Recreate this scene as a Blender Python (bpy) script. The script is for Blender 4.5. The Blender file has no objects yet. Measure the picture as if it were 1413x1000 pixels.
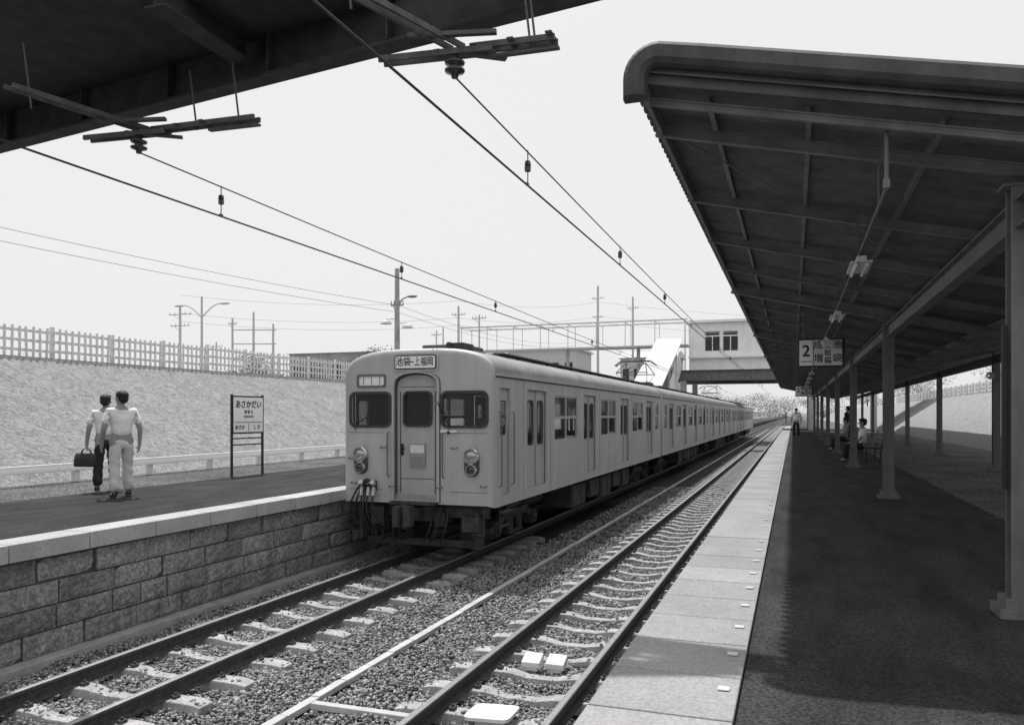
import bpy, math, random
import numpy as np
from mathutils import Vector, Matrix
random.seed(7); np.random.seed(7)
S=bpy.context.scene; COL=S.collection
# ------------------------------------------------------------ materials
def col(v): return (v,v*.985,v*.995,1)
def mat(name,a,b=None,scale=6,rough=.8,bump=0,bscale=None,metal=0,stretch=(1,1,1),rot=(0,0,0),detail=6,spec=.4,lo=.35,hi=.65,world=False,island=0,wave=None,grime=None,speck=None):
    m=bpy.data.materials.new(name); m.use_nodes=True; nt=m.node_tree; N=nt.nodes; L=nt.links
    p=N['Principled BSDF']; p.inputs['Roughness'].default_value=rough; p.inputs['Metallic'].default_value=metal
    p.inputs['Specular IOR Level'].default_value=spec
    b=a if b is None else b
    if world:
        g=N.new('ShaderNodeNewGeometry'); src=g.outputs['Position']
    else:
        g=N.new('ShaderNodeTexCoord'); src=g.outputs['Object']
    mp=N.new('ShaderNodeMapping'); L.new(src,mp.inputs[0]); mp.inputs['Scale'].default_value=stretch; mp.inputs['Rotation'].default_value=rot
    n=N.new('ShaderNodeTexNoise'); n.inputs['Scale'].default_value=scale; n.inputs['Detail'].default_value=detail; n.inputs['Roughness'].default_value=.65
    L.new(mp.outputs[0],n.inputs['Vector'])
    r=N.new('ShaderNodeValToRGB'); r.color_ramp.elements[0].position=lo; r.color_ramp.elements[1].position=hi
    r.color_ramp.elements[0].color=col(a); r.color_ramp.elements[1].color=col(b); L.new(n.outputs[0],r.inputs[0])
    out=r.outputs[0]
    def mul(out,o2,f=1.0):
        mx=N.new('ShaderNodeMix'); mx.data_type='RGBA'; mx.blend_type='MULTIPLY'; mx.inputs[0].default_value=f
        L.new(out,mx.inputs[6]); L.new(o2,mx.inputs[7]); return mx.outputs[2]
    if wave:
        w=N.new('ShaderNodeTexNoise'); w.inputs['Scale'].default_value=wave[0]; w.inputs['Detail'].default_value=4
        m2=N.new('ShaderNodeMapping'); L.new(src,m2.inputs[0]); m2.inputs['Rotation'].default_value=wave[3]; 
        m3=N.new('ShaderNodeMapping'); L.new(m2.outputs[0],m3.inputs[0]); m3.inputs['Scale'].default_value=wave[1]
        L.new(m3.outputs[0],w.inputs['Vector'])
        rr_=N.new('ShaderNodeValToRGB'); rr_.color_ramp.elements[0].position=.4; rr_.color_ramp.elements[1].position=.55; L.new(w.outputs[0],rr_.inputs[0]); out=mul(out,rr_.outputs[0],wave[2])
    if grime:
        m2=N.new('ShaderNodeMapping'); L.new(src,m2.inputs[0]); m2.inputs['Scale'].default_value=(1,1,.12)
        w=N.new('ShaderNodeTexNoise'); w.inputs['Scale'].default_value=grime[0]; w.inputs['Detail'].default_value=5; L.new(m2.outputs[0],w.inputs['Vector'])
        rr_=N.new('ShaderNodeValToRGB'); rr_.color_ramp.elements[0].position=.3; rr_.color_ramp.elements[1].position=.6; L.new(w.outputs[0],rr_.inputs[0]); out=mul(out,rr_.outputs[0],grime[1])
    if speck:
        w=N.new('ShaderNodeTexNoise'); w.inputs['Scale'].default_value=speck[0]; w.inputs['Detail'].default_value=2; L.new(src,w.inputs['Vector'])
        rr_=N.new('ShaderNodeValToRGB'); rr_.color_ramp.elements[0].position=.38; rr_.color_ramp.elements[1].position=.6; L.new(w.outputs[0],rr_.inputs[0]); out=mul(out,rr_.outputs[0],speck[1])
    if island:
        gg=N.new('ShaderNodeNewGeometry'); mr=N.new('ShaderNodeMapRange'); mr.inputs[3].default_value=1-island; mr.inputs[4].default_value=1+island
        L.new(gg.outputs['Random Per Island'],mr.inputs[0]); out=mul(out,mr.outputs[0])
    L.new(out,p.inputs['Base Color'])
    if bump:
        n2=N.new('ShaderNodeTexNoise'); n2.inputs['Scale'].default_value=bscale or scale*6; n2.inputs['Detail'].default_value=5
        L.new(mp.outputs[0],n2.inputs['Vector'])
        bp=N.new('ShaderNodeBump'); bp.inputs['Strength'].default_value=bump; bp.inputs['Distance'].default_value=.03
        L.new(n2.outputs[0],bp.inputs['Height']); L.new(bp.outputs[0],p.inputs['Normal'])
    return m
def stonemat(name,a,b,scale,bump=1.0):
    m=bpy.data.materials.new(name); m.use_nodes=True; nt=m.node_tree; N=nt.nodes; L=nt.links
    p=N['Principled BSDF']; p.inputs['Roughness'].default_value=.95; p.inputs['Specular IOR Level'].default_value=.2
    g=N.new('ShaderNodeNewGeometry'); v=N.new('ShaderNodeTexVoronoi'); v.inputs['Scale'].default_value=scale; L.new(g.outputs['Position'],v.inputs['Vector'])
    bw=N.new('ShaderNodeRGBToBW'); L.new(v.outputs['Color'],bw.inputs[0])
    r=N.new('ShaderNodeValToRGB'); r.color_ramp.elements[0].color=col(a); r.color_ramp.elements[1].color=col(b); r.color_ramp.elements[0].position=.2; r.color_ramp.elements[1].position=.9
    L.new(bw.outputs[0],r.inputs[0])
    r2=N.new('ShaderNodeValToRGB'); r2.color_ramp.elements[0].position=.25; r2.color_ramp.elements[0].color=(1,1,1,1); r2.color_ramp.elements[1].position=.75; r2.color_ramp.elements[1].color=(.25,.25,.25,1)
    L.new(v.outputs['Distance'],r2.inputs[0])
    n=N.new('ShaderNodeTexNoise'); n.inputs['Scale'].default_value=.7; n.inputs['Detail'].default_value=6; L.new(g.outputs['Position'],n.inputs['Vector'])
    r3=N.new('ShaderNodeValToRGB'); r3.color_ramp.elements[0].position=.35; r3.color_ramp.elements[0].color=(.6,.6,.6,1); r3.color_ramp.elements[1].position=.7; L.new(n.outputs[0],r3.inputs[0])
    mx=N.new('ShaderNodeMix'); mx.data_type='RGBA'; mx.blend_type='MULTIPLY'; mx.inputs[0].default_value=1; L.new(r.outputs[0],mx.inputs[6]); L.new(r2.outputs[0],mx.inputs[7])
    my=N.new('ShaderNodeMix'); my.data_type='RGBA'; my.blend_type='MULTIPLY'; my.inputs[0].default_value=1; L.new(mx.outputs[2],my.inputs[6]); L.new(r3.outputs[0],my.inputs[7])
    L.new(my.outputs[2],p.inputs['Base Color'])
    bp=N.new('ShaderNodeBump'); bp.invert=True; bp.inputs['Strength'].default_value=bump; bp.inputs['Distance'].default_value=.04; L.new(v.outputs['Distance'],bp.inputs['Height']); L.new(bp.outputs[0],p.inputs['Normal'])
    return m
def glassmat(name,v=.02,alpha=.55):
    m=mat(name,v,rough=.04,spec=.6); m.node_tree.nodes['Principled BSDF'].inputs['Alpha'].default_value=alpha; return m
M={}
M['field']=mat('field_soil',.18,.3,2,.95,.3,world=True)
M['slope']=mat('straw_slope',.33,.45,2.2,.95,.4,45,world=True,wave=(22,(1,.06,1),.38,(0,0,.75)),speck=(34,.4),lo=.3,hi=.7,detail=9)
M['gravel']=stonemat('gravel',.16,.46,32,.8)
M['ballast']=stonemat('ballast_bed',.07,.3,28,1)
M['stone']=mat('ballast_stone',.22,.42,22,.95,.4,80,world=True,island=.5,spec=.2)
M['asphalt']=mat('asphalt',.026,.09,2.6,.92,.6,110,world=True,lo=.32,hi=.72,spec=.2,stretch=(1,.3,1),speck=(55,.6),detail=10)
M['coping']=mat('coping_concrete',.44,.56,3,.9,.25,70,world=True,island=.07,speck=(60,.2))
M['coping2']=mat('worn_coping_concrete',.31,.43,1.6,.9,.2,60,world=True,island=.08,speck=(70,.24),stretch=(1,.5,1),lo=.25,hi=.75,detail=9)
M['block']=mat('rough_block',.27,.46,6,.95,.9,30,world=True,island=.22,lo=.3,hi=.7,speck=(24,.35),grime=(3,.35))
M['mortar']=mat('mortar',.06,.1,12,.95,.4)
M['concrete']=mat('concrete',.34,.48,5,.9,.25,50)
M['sleeper']=mat('sleeper_concrete',.38,.56,5,.9,.3,60,world=True,speck=(50,.3))
M['trough']=mat('trough_concrete',.48,.58,5,.9,.2,60,world=True,island=.1)
M['rail']=mat('rail_rust',.04,.08,14,.7,.2)
M['railtop']=mat('rail_worn_head',.35,.45,14,.4,metal=.7)
M['steel']=mat('painted_steel_grey',.14,.2,3,.55,.05,grime=(9,.3))
M['steeldark']=mat('dark_steel',.03,.06,4,.75,.1)
M['bracket']=mat('bracket_steel',.07,.13,9,.7,.1)
M['polearm']=mat('distant_arm_steel',.28,.36,4,.7)  # arms and distant wires lightened in colour to imitate haze
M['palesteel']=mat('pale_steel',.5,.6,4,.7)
M['canopysteel']=mat('canopy_beam_paint',.17,.25,3,.6,.05,grime=(6,.2))
M['roofsheet']=mat('corrugated_sheet',.12,.19,4,.7,.05,world=True)
M['fascia']=mat('fascia_paint',.07,.11,3,.7,.15,grime=(8,.3))
M['paint']=mat('cream_train_paint',.49,.54,1.1,.42,.04,30,spec=.45,grime=(3.5,.15),speck=(130,.1))
M['paintdoor']=mat('door_paint',.45,.51,2,.42,.03,40,grime=(5,.18),speck=(130,.1))
M['roofpaint']=mat('train_roof_grey',.26,.36,2,.8,.1)
M['rubber']=mat('black_rubber',.012,.022,9,.6)
M['gasket']=mat('window_gasket_rubber',.045,.06,9,.6)
M['seam']=mat('panel_seam',.08,.1,9,.8)
M['under']=mat('underframe_grime',.035,.08,5,.8,.3)
M['alu']=mat('window_aluminium',.45,.55,6,.4,metal=.4)
M['chrome']=mat('chrome_rim',.6,.7,6,.18,metal=.9)
M['glass']=glassmat('window_glass',.03,.38)
M['lens']=mat('lamp_lens',.35,.5,60,.06,spec=.9,metal=.5)
M['reddark']=mat('tail_lens',.03,.05,20,.08,spec=.9)
M['interior']=mat('car_interior',.3,.42,4,.8)
M['white']=mat('white_paint',.74,.84,5,.6,.05)
M['ink']=mat('black_ink',.015,.02,5,.6)
M['signgrey']=mat('sign_pale_face',.7,.75,5,.6)
M['signwhite']=mat('sign_white_enamel',.92,.94,4,.4)
M['wire']=mat('wire_metal',.03,.04,5,.6)
M['insul']=mat('brown_porcelain',.03,.05,5,.2,spec=.7)
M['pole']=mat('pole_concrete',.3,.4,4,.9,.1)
M['palepole']=mat('haze_paled_pole_concrete',.45,.55,4,.9)  # paler copy of the pole concrete, haze put into the colour
M['wall']=mat('station_wall',.8,.87,2,.8,.05,grime=(2,.08))
M['wood']=mat('weathered_fence',.6,.78,7,.9,.2)
M['straw']=mat('dry_straw',.42,.54,7,.9)
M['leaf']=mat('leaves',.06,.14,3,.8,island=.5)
M['leaffar']=mat('haze_tinted_leaves',.32,.45,3,.9,island=.3)  # far foliage: distance haze painted in as a paler leaf colour
M['bark']=mat('bark',.06,.12,9,.9,.5)
M['skin']=mat('skin',.30,.34,9,.6)
M['hair']=mat('hair',.012,.02,40,.5,.3)
M['shirt']=mat('white_shirt',.9,.93,9,.85,.6,12)
M['shirt2']=mat('grey_shirt',.3,.36,9,.85,.3,14)
M['trousers']=mat('light_trousers',.6,.68,8,.85,.6,12)
M['trousersd']=mat('dark_trousers',.02,.03,8,.85,.4,12)
M['leather']=mat('leather',.02,.035,12,.4,.3)
M['lampw']=mat('lamp_enamel',.6,.7,5,.4)
M['build']=mat('building_grey',.45,.55,3,.8)
M['buildlow']=mat('shed_grey',.3,.38,3,.8,grime=(1,.2))
M['tin']=mat('tin_roof',.45,.55,5,.6)
# ------------------------------------------------------------ mesh builder
WL={}
def wloc(o):
    return WL[o.name] if o is not None else Vector((0,0,0))
class MB:
    def __init__(s): s.v=[]; s.f=[]; s.mi=[]
    def add(s,vs,fs,mi=0):
        b=len(s.v); s.v+= [tuple(p) for p in vs]; s.f+=[tuple(i+b for i in f) for f in fs]; s.mi+=[mi]*len(fs); return s
    def box(s,c,d,rot=None,mi=0,mtx=None):
        x,y,z=[k/2 for k in d]
        vs=[Vector((a*x,b*y,e*z)) for e in(-1,1) for b in(-1,1) for a in(-1,1)]
        if rot is not None:
            R=Matrix.Rotation(rot[0],3,'X'); R=Matrix.Rotation(rot[2],3,'Z')@Matrix.Rotation(rot[1],3,'Y')@R
            vs=[R@p for p in vs]
        if mtx is not None: vs=[mtx@p for p in vs]
        vs=[p+Vector(c) for p in vs]
        return s.add(vs,[(0,2,3,1),(4,5,7,6),(0,1,5,4),(2,6,7,3),(0,4,6,2),(1,3,7,5)],mi)
    def beam(s,p0,p1,w,h,mi=0,up=(0,0,1)):
        p0=Vector(p0);p1=Vector(p1);d=(p1-p0);L=d.length
        if L<1e-6: return s
        d.normalize(); u=Vector(up)
        if abs(d.dot(u))>.98: u=Vector((0,1,0))
        sd=d.cross(u).normalized(); u=sd.cross(d)
        return s.box((p0+p1)/2,(w,L,h),mtx=Matrix((sd,d,u)).transposed(),mi=mi)
    def ibeam(s,p0,p1,w,h,t=.012,mi=0):
        p0=Vector(p0);p1=Vector(p1);d=(p1-p0).normalized();u=Vector((0,0,1)); 
        if abs(d.dot(u))>.9: u=Vector((0,1,0))
        sd=d.cross(u).normalized();u=sd.cross(d)
        def sec(q): return [q+sd*a+u*b for a,b in((-w/2,-h/2),(w/2,-h/2),(w/2,-h/2+t),(t/2,-h/2+t),(t/2,h/2-t),(w/2,h/2-t),(w/2,h/2),(-w/2,h/2),(-w/2,h/2-t),(-t/2,h/2-t),(-t/2,-h/2+t),(-w/2,-h/2+t))]
        vs=sec(p0)+sec(p1); n=12
        fs=[(i,(i+1)%n,n+(i+1)%n,n+i) for i in range(n)]+[(0,1,2,3,10,11),(3,4,9,10),(4,5,6,7,8,9)]+[(12,13,14,15,22,23),(15,16,21,22),(16,17,18,19,20,21)]
        return s.add(vs,fs,mi)
    def cyl(s,p0,p1,r0,r1=None,n=10,mi=0,cap=True):
        r1=r0 if r1 is None else r1
        p0=Vector(p0);p1=Vector(p1);d=(p1-p0)
        if d.length<1e-7: return s
        d.normalize(); u=Vector((0,0,1)) if abs(d.z)<.9 else Vector((1,0,0))
        a=d.cross(u).normalized(); b=d.cross(a)
        vs=[]
        for p,r in((p0,r0),(p1,r1)):
            for i in range(n):
                t=2*math.pi*i/n; vs.append(p+a*math.cos(t)*r+b*math.sin(t)*r)
        fs=[(i,(i+1)%n,n+(i+1)%n,n+i) for i in range(n)]
        if cap: fs+= [tuple(range(n-1,-1,-1)),tuple(range(n,2*n))]
        return s.add(vs,fs,mi)
    def tube(s,pts,r,n=6,mi=0):
        pts=[Vector(p) for p in pts]; k=len(pts); vs=[]
        for i,p in enumerate(pts):
            d=(pts[min(i+1,k-1)]-pts[max(i-1,0)]).normalized(); u=Vector((0,0,1)) if abs(d.z)<.92 else Vector((0,1,0)) 
            if i and abs(d.dot(pu))<.97: u=pu
            pu=u
            a=d.cross(u).normalized(); b=d.cross(a)
            for j in range(n):
                t=2*math.pi*j/n; vs.append(p+a*math.cos(t)*r+b*math.sin(t)*r)
        fs=[(i*n+j,i*n+(j+1)%n,(i+1)*n+(j+1)%n,(i+1)*n+j) for i in range(k-1) for j in range(n)]+[tuple(range(n)),tuple(range((k-1)*n,k*n))]
        return s.add(vs,fs,mi)
    def lathe(s,c,prof,axis='Z',n=16,mi=0):
        c=Vector(c); vs=[];m=len(prof)
        for i in range(n):
            t=2*math.pi*i/n
            for r,h in prof:
                if axis=='Z': vs.append(c+Vector((r*math.cos(t),r*math.sin(t),h)))
                else: vs.append(c+Vector((r*math.cos(t),h,r*math.sin(t))))
        fs=[]
        for i in range(n):
            j=(i+1)%n
            for k in range(m-1): fs.append((i*m+k,j*m+k,j*m+k+1,i*m+k+1))
        return s.add(vs,fs,mi)
    def ell(s,c,r,n=12,m=8,mi=0,mtx=None):
        c=Vector(c);vs=[]
        for j in range(m+1):
            ph=math.pi*j/m
            for i in range(n):
                t=2*math.pi*i/n
                p=Vector((r[0]*math.sin(ph)*math.cos(t),r[1]*math.sin(ph)*math.sin(t),r[2]*math.cos(ph)))
                if mtx is not None: p=mtx@p
                vs.append(c+p)
        fs=[(j*n+i,j*n+(i+1)%n,(j+1)*n+(i+1)%n,(j+1)*n+i) for j in range(m) for i in range(n)]
        return s.add(vs,fs,mi)
    def extr(s,prof,y0,y1,mi=0,cap=True):
        n=len(prof); vs=[(x,y0,z) for x,z in prof]+[(x,y1,z) for x,z in prof]
        fs=[(i,(i+1)%n,n+(i+1)%n,n+i) for i in range(n)]
        if cap: fs+=[tuple(range(n)),tuple(range(2*n-1,n-1,-1))]
        return s.add(vs,fs,mi)
    def build(s,name,mats,parent=None,org=None,label=None,cat=None,kind=None,group=None,bevel=0,smooth=False,fix=True):
        if not isinstance(mats,(list,tuple)): mats=[mats]
        V=np.array([tuple(p) for p in s.v],dtype=float)
        if org is None:
            mn,mx=V.min(0),V.max(0); o=Vector(((mn[0]+mx[0])/2,(mn[1]+mx[1])/2,mn[2]))
        else: o=Vector(org)
        V=V-np.array(o)
        me=bpy.data.meshes.new(name); me.from_pydata(V.tolist(),[],s.f)
        for m in mats: me.materials.append(M[m])
        if len(mats)>1: me.polygons.foreach_set('material_index',s.mi)
        if fix:
            import bmesh
            bm=bmesh.new(); bm.from_mesh(me); bmesh.ops.recalc_face_normals(bm,faces=bm.faces); bm.to_mesh(me); bm.free()
        if smooth: me.shade_smooth()
        ob=bpy.data.objects.new(name,me); COL.objects.link(ob)
        if bevel:
            b=ob.modifiers.new('b','BEVEL'); b.width=bevel; b.segments=2; b.limit_method='ANGLE'; b.angle_limit=math.radians(50)
        ob.location=o-wloc(parent)
        if parent: ob.parent=parent
        WL[ob.name]=o
        tag(ob,label,cat,kind,group)
        return ob
def tag(ob,label=None,cat=None,kind=None,group=None):
    if label: ob['label']=label
    if cat: ob['category']=cat
    if kind: ob['kind']=kind
    if group: ob['group']=group
def empty(name,loc,label,cat,group=None,parent=None):
    o=bpy.data.objects.new(name,None); COL.objects.link(o); o.empty_display_size=.2
    o.location=Vector(loc)-wloc(parent); WL[o.name]=Vector(loc)
    if parent: o.parent=parent
    tag(o,label,cat,None,group); return o
def copytree(o,loc=None,parent=None,rotz=None,scale=None):
    n=o.copy(); COL.objects.link(n)
    n.parent=parent
    if loc is not None: n.location=loc; WL[n.name]=Vector(loc)
    if rotz is not None: n.rotation_euler[2]=rotz
    if scale is not None: n.scale=(scale,)*3
    for c in list(o.children): copytree(c,parent=n)
    return n
def evalmesh(ob):
    dg=bpy.context.evaluated_depsgraph_get(); me=bpy.data.meshes.new_from_object(ob.evaluated_get(dg))
    vs=[v.co.copy() for v in me.vertices]; fs=[tuple(p.vertices) for p in me.polygons]; bpy.data.meshes.remove(me)
    return vs,fs
def panel(mb,outline,holes,th,fn,mi=0):
    cu=bpy.data.curves.new('c','CURVE'); cu.dimensions='2D'; cu.fill_mode='BOTH'; cu.extrude=th/2
    for pts in [outline]+holes:
        sp=cu.splines.new('POLY'); sp.points.add(len(pts)-1)
        for i,(a,b) in enumerate(pts): sp.points[i].co=(a,b,0,1)
        sp.use_cyclic_u=True
    ob=bpy.data.objects.new('c',cu); COL.objects.link(ob); bpy.context.view_layer.update()
    vs,fs=evalmesh(ob); bpy.data.objects.remove(ob); bpy.data.curves.remove(cu)
    mb.add([fn(v.x,v.y,v.z) for v in vs],fs,mi)
def rr(cx,cy,w,h,r=.0,n=4):
    if r<=0: return [(cx-w/2,cy-h/2),(cx+w/2,cy-h/2),(cx+w/2,cy+h/2),(cx-w/2,cy+h/2)]
    P=[]
    for sx,sy,a0 in((1,-1,-90),(1,1,0),(-1,1,90),(-1,-1,180)):
        for i in range(n+1):
            a=math.radians(a0+90*i/n); P.append((cx+sx*(w/2-r)+r*math.cos(a),cy+sy*(h/2-r)+r*math.sin(a)))
    return P
def text(mb,st,size,fn,mi=0,lh=1.0,th=.004,xs=1.0,bold=0.0):
    cu=bpy.data.curves.new('t','FONT'); cu.body=st; cu.size=size; cu.align_x='CENTER'; cu.align_y='CENTER'; cu.extrude=th/2; cu.space_line=lh; cu.resolution_u=3
    cu.offset=size*bold
    ob=bpy.data.objects.new('t',cu); COL.objects.link(ob); bpy.context.view_layer.update()
    vs,fs=evalmesh(ob); bpy.data.objects.remove(ob)
    if vs: mb.add([fn(v.x*xs,v.y,v.z) for v in vs],fs,mi)
def skin(nodes,edges,root,sub=2):
    ks=list(nodes); ix={k:i for i,k in enumerate(ks)}
    me=bpy.data.meshes.new('s'); me.from_pydata([nodes[k][0] for k in ks],[(ix[a],ix[b]) for a,b in edges],[])
    ob=bpy.data.objects.new('s',me); COL.objects.link(ob)
    md=ob.modifiers.new('s','SKIN'); md.use_smooth_shade=True
    sv=me.skin_vertices[0].data
    for k in ks:
        r=nodes[k][1]; sv[ix[k]].radius=(r,r) if not isinstance(r,tuple) else r
        sv[ix[k]].use_root=(k==root)
    sm=ob.modifiers.new('u','SUBSURF'); sm.levels=sub; sm.render_levels=sub
    bpy.context.view_layer.update(); vs,fs=evalmesh(ob); bpy.data.objects.remove(ob); return vs,fs
# ------------------------------------------------------------ camera, world, sun
CH=2.5
cam=bpy.data.cameras.new('camera'); co=bpy.data.objects.new('camera',cam); COL.objects.link(co)
cam.sensor_width=36; cam.lens=28.02; cam.shift_y=.051; cam.clip_end=4000; cam.clip_start=.05
co.location=(0,0,CH); co.rotation_euler=(math.radians(90),0,math.radians(19.45)); S.camera=co
W=bpy.data.worlds.new('World'); S.world=W; W.use_nodes=True; nt=W.node_tree; N=nt.nodes; L=nt.links
sk=N.new('ShaderNodeTexSky'); sk.sky_type='NISHITA'; sk.sun_disc=False; sk.dust_density=4; sk.air_density=1.5
sd=Vector((-.25,.3,.92)).normalized(); sk.sun_elevation=math.asin(sd.z); sk.sun_rotation=math.atan2(sd.x,sd.y)
bw=N.new('ShaderNodeRGBToBW'); L.new(sk.outputs[0],bw.inputs[0])
mx=N.new('ShaderNodeMix'); mx.data_type='RGBA'; mx.inputs[0].default_value=.9; mx.inputs[7].default_value=(7.45,7.32,7.5,1)
mn=N.new('ShaderNodeMath'); mn.operation='MINIMUM'; mn.inputs[1].default_value=14; L.new(bw.outputs[0],mn.inputs[0])
L.new(mn.outputs[0],mx.inputs[6]); bg=N['Background']; L.new(mx.outputs[2],bg.inputs[0]); bg.inputs[1].default_value=.12
sl=bpy.data.lights.new('sun','SUN'); sl.energy=3.9; sl.angle=math.radians(.8); sl.color=(1,.985,.985)
so=bpy.data.objects.new('sun',sl); COL.objects.link(so); so.rotation_euler=sd.to_track_quat('Z','Y').to_euler(); so.location=(0,0,30)
S.view_settings.view_transform='Standard'; S.view_settings.look='None'; S.view_settings.exposure=0
# ------------------------------------------------------------ ground
prof=[(-1500,4.0,0),(-18.6,4.0,1),(-14.2,1.12,2),(-11.3,1.12,3),(-7.95,.6,3),(-7.93,-.26,3),(-.62,-.26,3),(-.6,.6,3),(2.5,1.11,2),(7.2,1.11,1),(11.3,3.85,0),(1500,3.85,0)]
ys=[-40,0,20,60,150,400,1500]
g=MB()
for j in range(len(ys)-1):
    for i in range(len(prof)-1):
        a,b=prof[i],prof[i+1]
        g.add([(a[0],ys[j],a[1]),(b[0],ys[j],b[1]),(b[0],ys[j+1],b[1]),(a[0],ys[j+1],a[1])],[(0,1,2,3)],a[2])
g.build('ground',['field','slope','gravel','ballast'],org=(0,0,0),kind='structure',label='railway cutting with straw covered banks and gravel',cat='ground',fix=False)
m=MB(); rnd=np.random.RandomState(5)
for k in range(9000):
    u=rnd.rand(); y=6+55*rnd.rand()**1.4; x=-14.3-4.3*u; z=1.18+2.885*u
    a=rnd.uniform(.55,.95); L_=rnd.uniform(.1,.45); dx=-.8*L_*math.cos(a)*.8; dy=-L_*math.sin(a); dz=-dx*.66
    m.add([(x,y,z+.003),(x+.008,y+.005,z+.003),(x+dx,y+dy,z+dz+rnd.uniform(.004,.02))],[(0,1,2)])
m.build('straw',['straw'],kind='stuff',label='loose dry straw stalks on the bank',cat='straw',fix=False)
# platforms
TP=1.15
m=MB(); m.box((-9.75,45,TP-.1),(3.5,110,.2))
pl=m.build('platform',['asphalt'],org=(-9.5,45,TP),kind='structure',label='dark asphalt platform surface with pale edge slabs',cat='platform')
m=MB(); y=-10
while y<100:
    m.box((-7.8,y+.495,TP-.085+random.uniform(-.002,.002)),(.42,.988,.19)); y+=1.0
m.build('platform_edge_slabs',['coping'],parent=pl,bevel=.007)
m=MB(); m.box((1.15,45,TP-.1),(2.78,110,.2))
pr=m.build('platform',['asphalt'],org=(1.2,45,TP),kind='structure',label='shaded asphalt platform under the canopy',cat='platform')
m=MB(); y=-6
while y<100:
    m.box((-.575,y+.296,TP-.035+random.uniform(-.002,.002)),(.65,.588,.1)); y+=.6
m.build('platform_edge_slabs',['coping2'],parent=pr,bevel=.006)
m=MB(); y=1.0
for i in range(80): m.box((-.32,y+i*.6,TP+.0205),(.055,.055,.005))
m.build('painted_squares',['lampw'],parent=pr,org=(-.33,1,TP))
m=MB(); m.box((-.68,45,.45),(.2,110,1.25)); m.build('platform_side_wall',['concrete'],parent=pr)
# block wall
m=MB(); m.box((-7.87,45,.35),(.2,110,1.24)); wallo=m.build('platform_block_wall',['mortar'],org=(-7.8,20,-.25),label='rough split faced concrete block platform wall',cat='wall')
m=MB()
zc=-.13; rw=random.Random(3)
for row in range(4):
    z0=zc+row*.268; h=.25; y=1.6-(row%2)*.38
    while y<24:
        w=.76 if rw.random()<.85 else .42
        x=-7.735+rw.uniform(-.02,.018)
        nx,nz=8,5; vs=[];fs=[]
        for k in range(nz+1):
            for i in range(nx+1):
                e=(i in(0,nx)) or (k in (0,nz))
                vs.append((x-(.02 if e else rw.uniform(-.012,.01)),y+w*i/nx,z0+h*k/nz))
        for k in range(nz):
            for i in range(nx):
                a=k*(nx+1)+i; fs.append((a,a+1,a+nx+2,a+nx+1))
        b0=len(vs)
        ring=[i for i in range(nx+1)]+[k*(nx+1)+nx for k in range(1,nz+1)]+[nz*(nx+1)+i for i in range(nx-1,-1,-1)]+[k*(nx+1) for k in range(nz-1,0,-1)]
        for r_ in ring: vs.append((x-.08,vs[r_][1],vs[r_][2]))
        q=len(ring)
        for i in range(q): fs.append((ring[i],b0+i,b0+(i+1)%q,ring[(i+1)%q]))
        m.add(vs,fs)
        y+=w+.022
m.build('rough_block',['block'],parent=wallo,fix=False)
m=MB(); m.box((-7.68,45,-.2),(.2,110,.13)); m.build('wall_footing',['concrete'],parent=wallo,bevel=.01)
# ------------------------------------------------------------ ballast stones
TL,TR=-6.1,-2.45
def stones(n,x0,x1,y0,y1,r0,r1,zb=-.235):
    t=(1+5**.5)/2
    ico=np.array([(-1,t,0),(1,t,0),(-1,-t,0),(1,-t,0),(0,-1,t),(0,1,t),(0,-1,-t),(0,1,-t),(t,0,-1),(t,0,1),(-t,0,-1),(-t,0,1)],float)/1.9
    F=np.array([(0,11,5),(0,5,1),(0,1,7),(0,7,10),(0,10,11),(1,5,9),(5,11,4),(11,10,2),(10,7,6),(7,1,8),(3,9,4),(3,4,2),(3,2,6),(3,6,8),(3,8,9),(4,9,5),(2,4,11),(6,2,10),(8,6,7),(9,8,1)])
    X=np.random.uniform(x0,x1,n); Y=np.random.uniform(y0,y1,n)
    keep=np.ones(n,bool); on_top=np.zeros(n,bool)
    for tc in(TL,TR):
        ins=(np.abs(X-tc)<1.02); k=(Y-.3)%.62; on=(k<.2)
        keep&=~(ins&on&(np.random.rand(n)>.06)); on_top|=ins&on
        for g_ in(-.553,.553): keep&=~(np.abs(X-tc-g_)<.06)
    keep&=~(np.abs(X+4.27)<.075)
    X=X[keep];Y=Y[keep];on_top=on_top[keep];n=len(X)
    r=r0+(r1-r0)*np.random.rand(n)**1.4
    hump=np.where((np.abs(X-TL)<1.1)|(np.abs(X-TR)<1.1),.03,.045)*np.random.rand(n)
    Z=zb+hump+.018*np.sin(X*5+Y*3)+.012*np.sin(Y*7.3+X*2.1)
    Z=np.where(on_top,-.145,Z)
    V=ico[None]*r[:,None,None]*np.random.uniform(.55,1.35,(n,12,1))*np.random.uniform(.6,1.3,(n,1,3))
    a=np.random.uniform(0,6.28,n);c,s_=np.cos(a),np.sin(a)
    x=V[:,:,0]*c[:,None]-V[:,:,1]*s_[:,None]; yv=V[:,:,0]*s_[:,None]+V[:,:,1]*c[:,None]
    V=np.stack([x+X[:,None],yv+Y[:,None],V[:,:,2]*.75+Z[:,None]],2).reshape(-1,3)
    Fa=(F[None]+(np.arange(n)*12)[:,None,None]).reshape(-1,3)
    return V,Fa
parts=[stones(56000,-7.56,-.95,3.6,9,.010,.025),stones(50000,-7.56,-.95,9,16,.012,.027),stones(20000,-4.95,-.95,16,30,.015,.03)]
off=0;VV=[];FF=[]
for V,Fa in parts: VV.append(V);FF.append(Fa+off);off+=len(V)
VV=np.concatenate(VV);FF=np.concatenate(FF)
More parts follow.
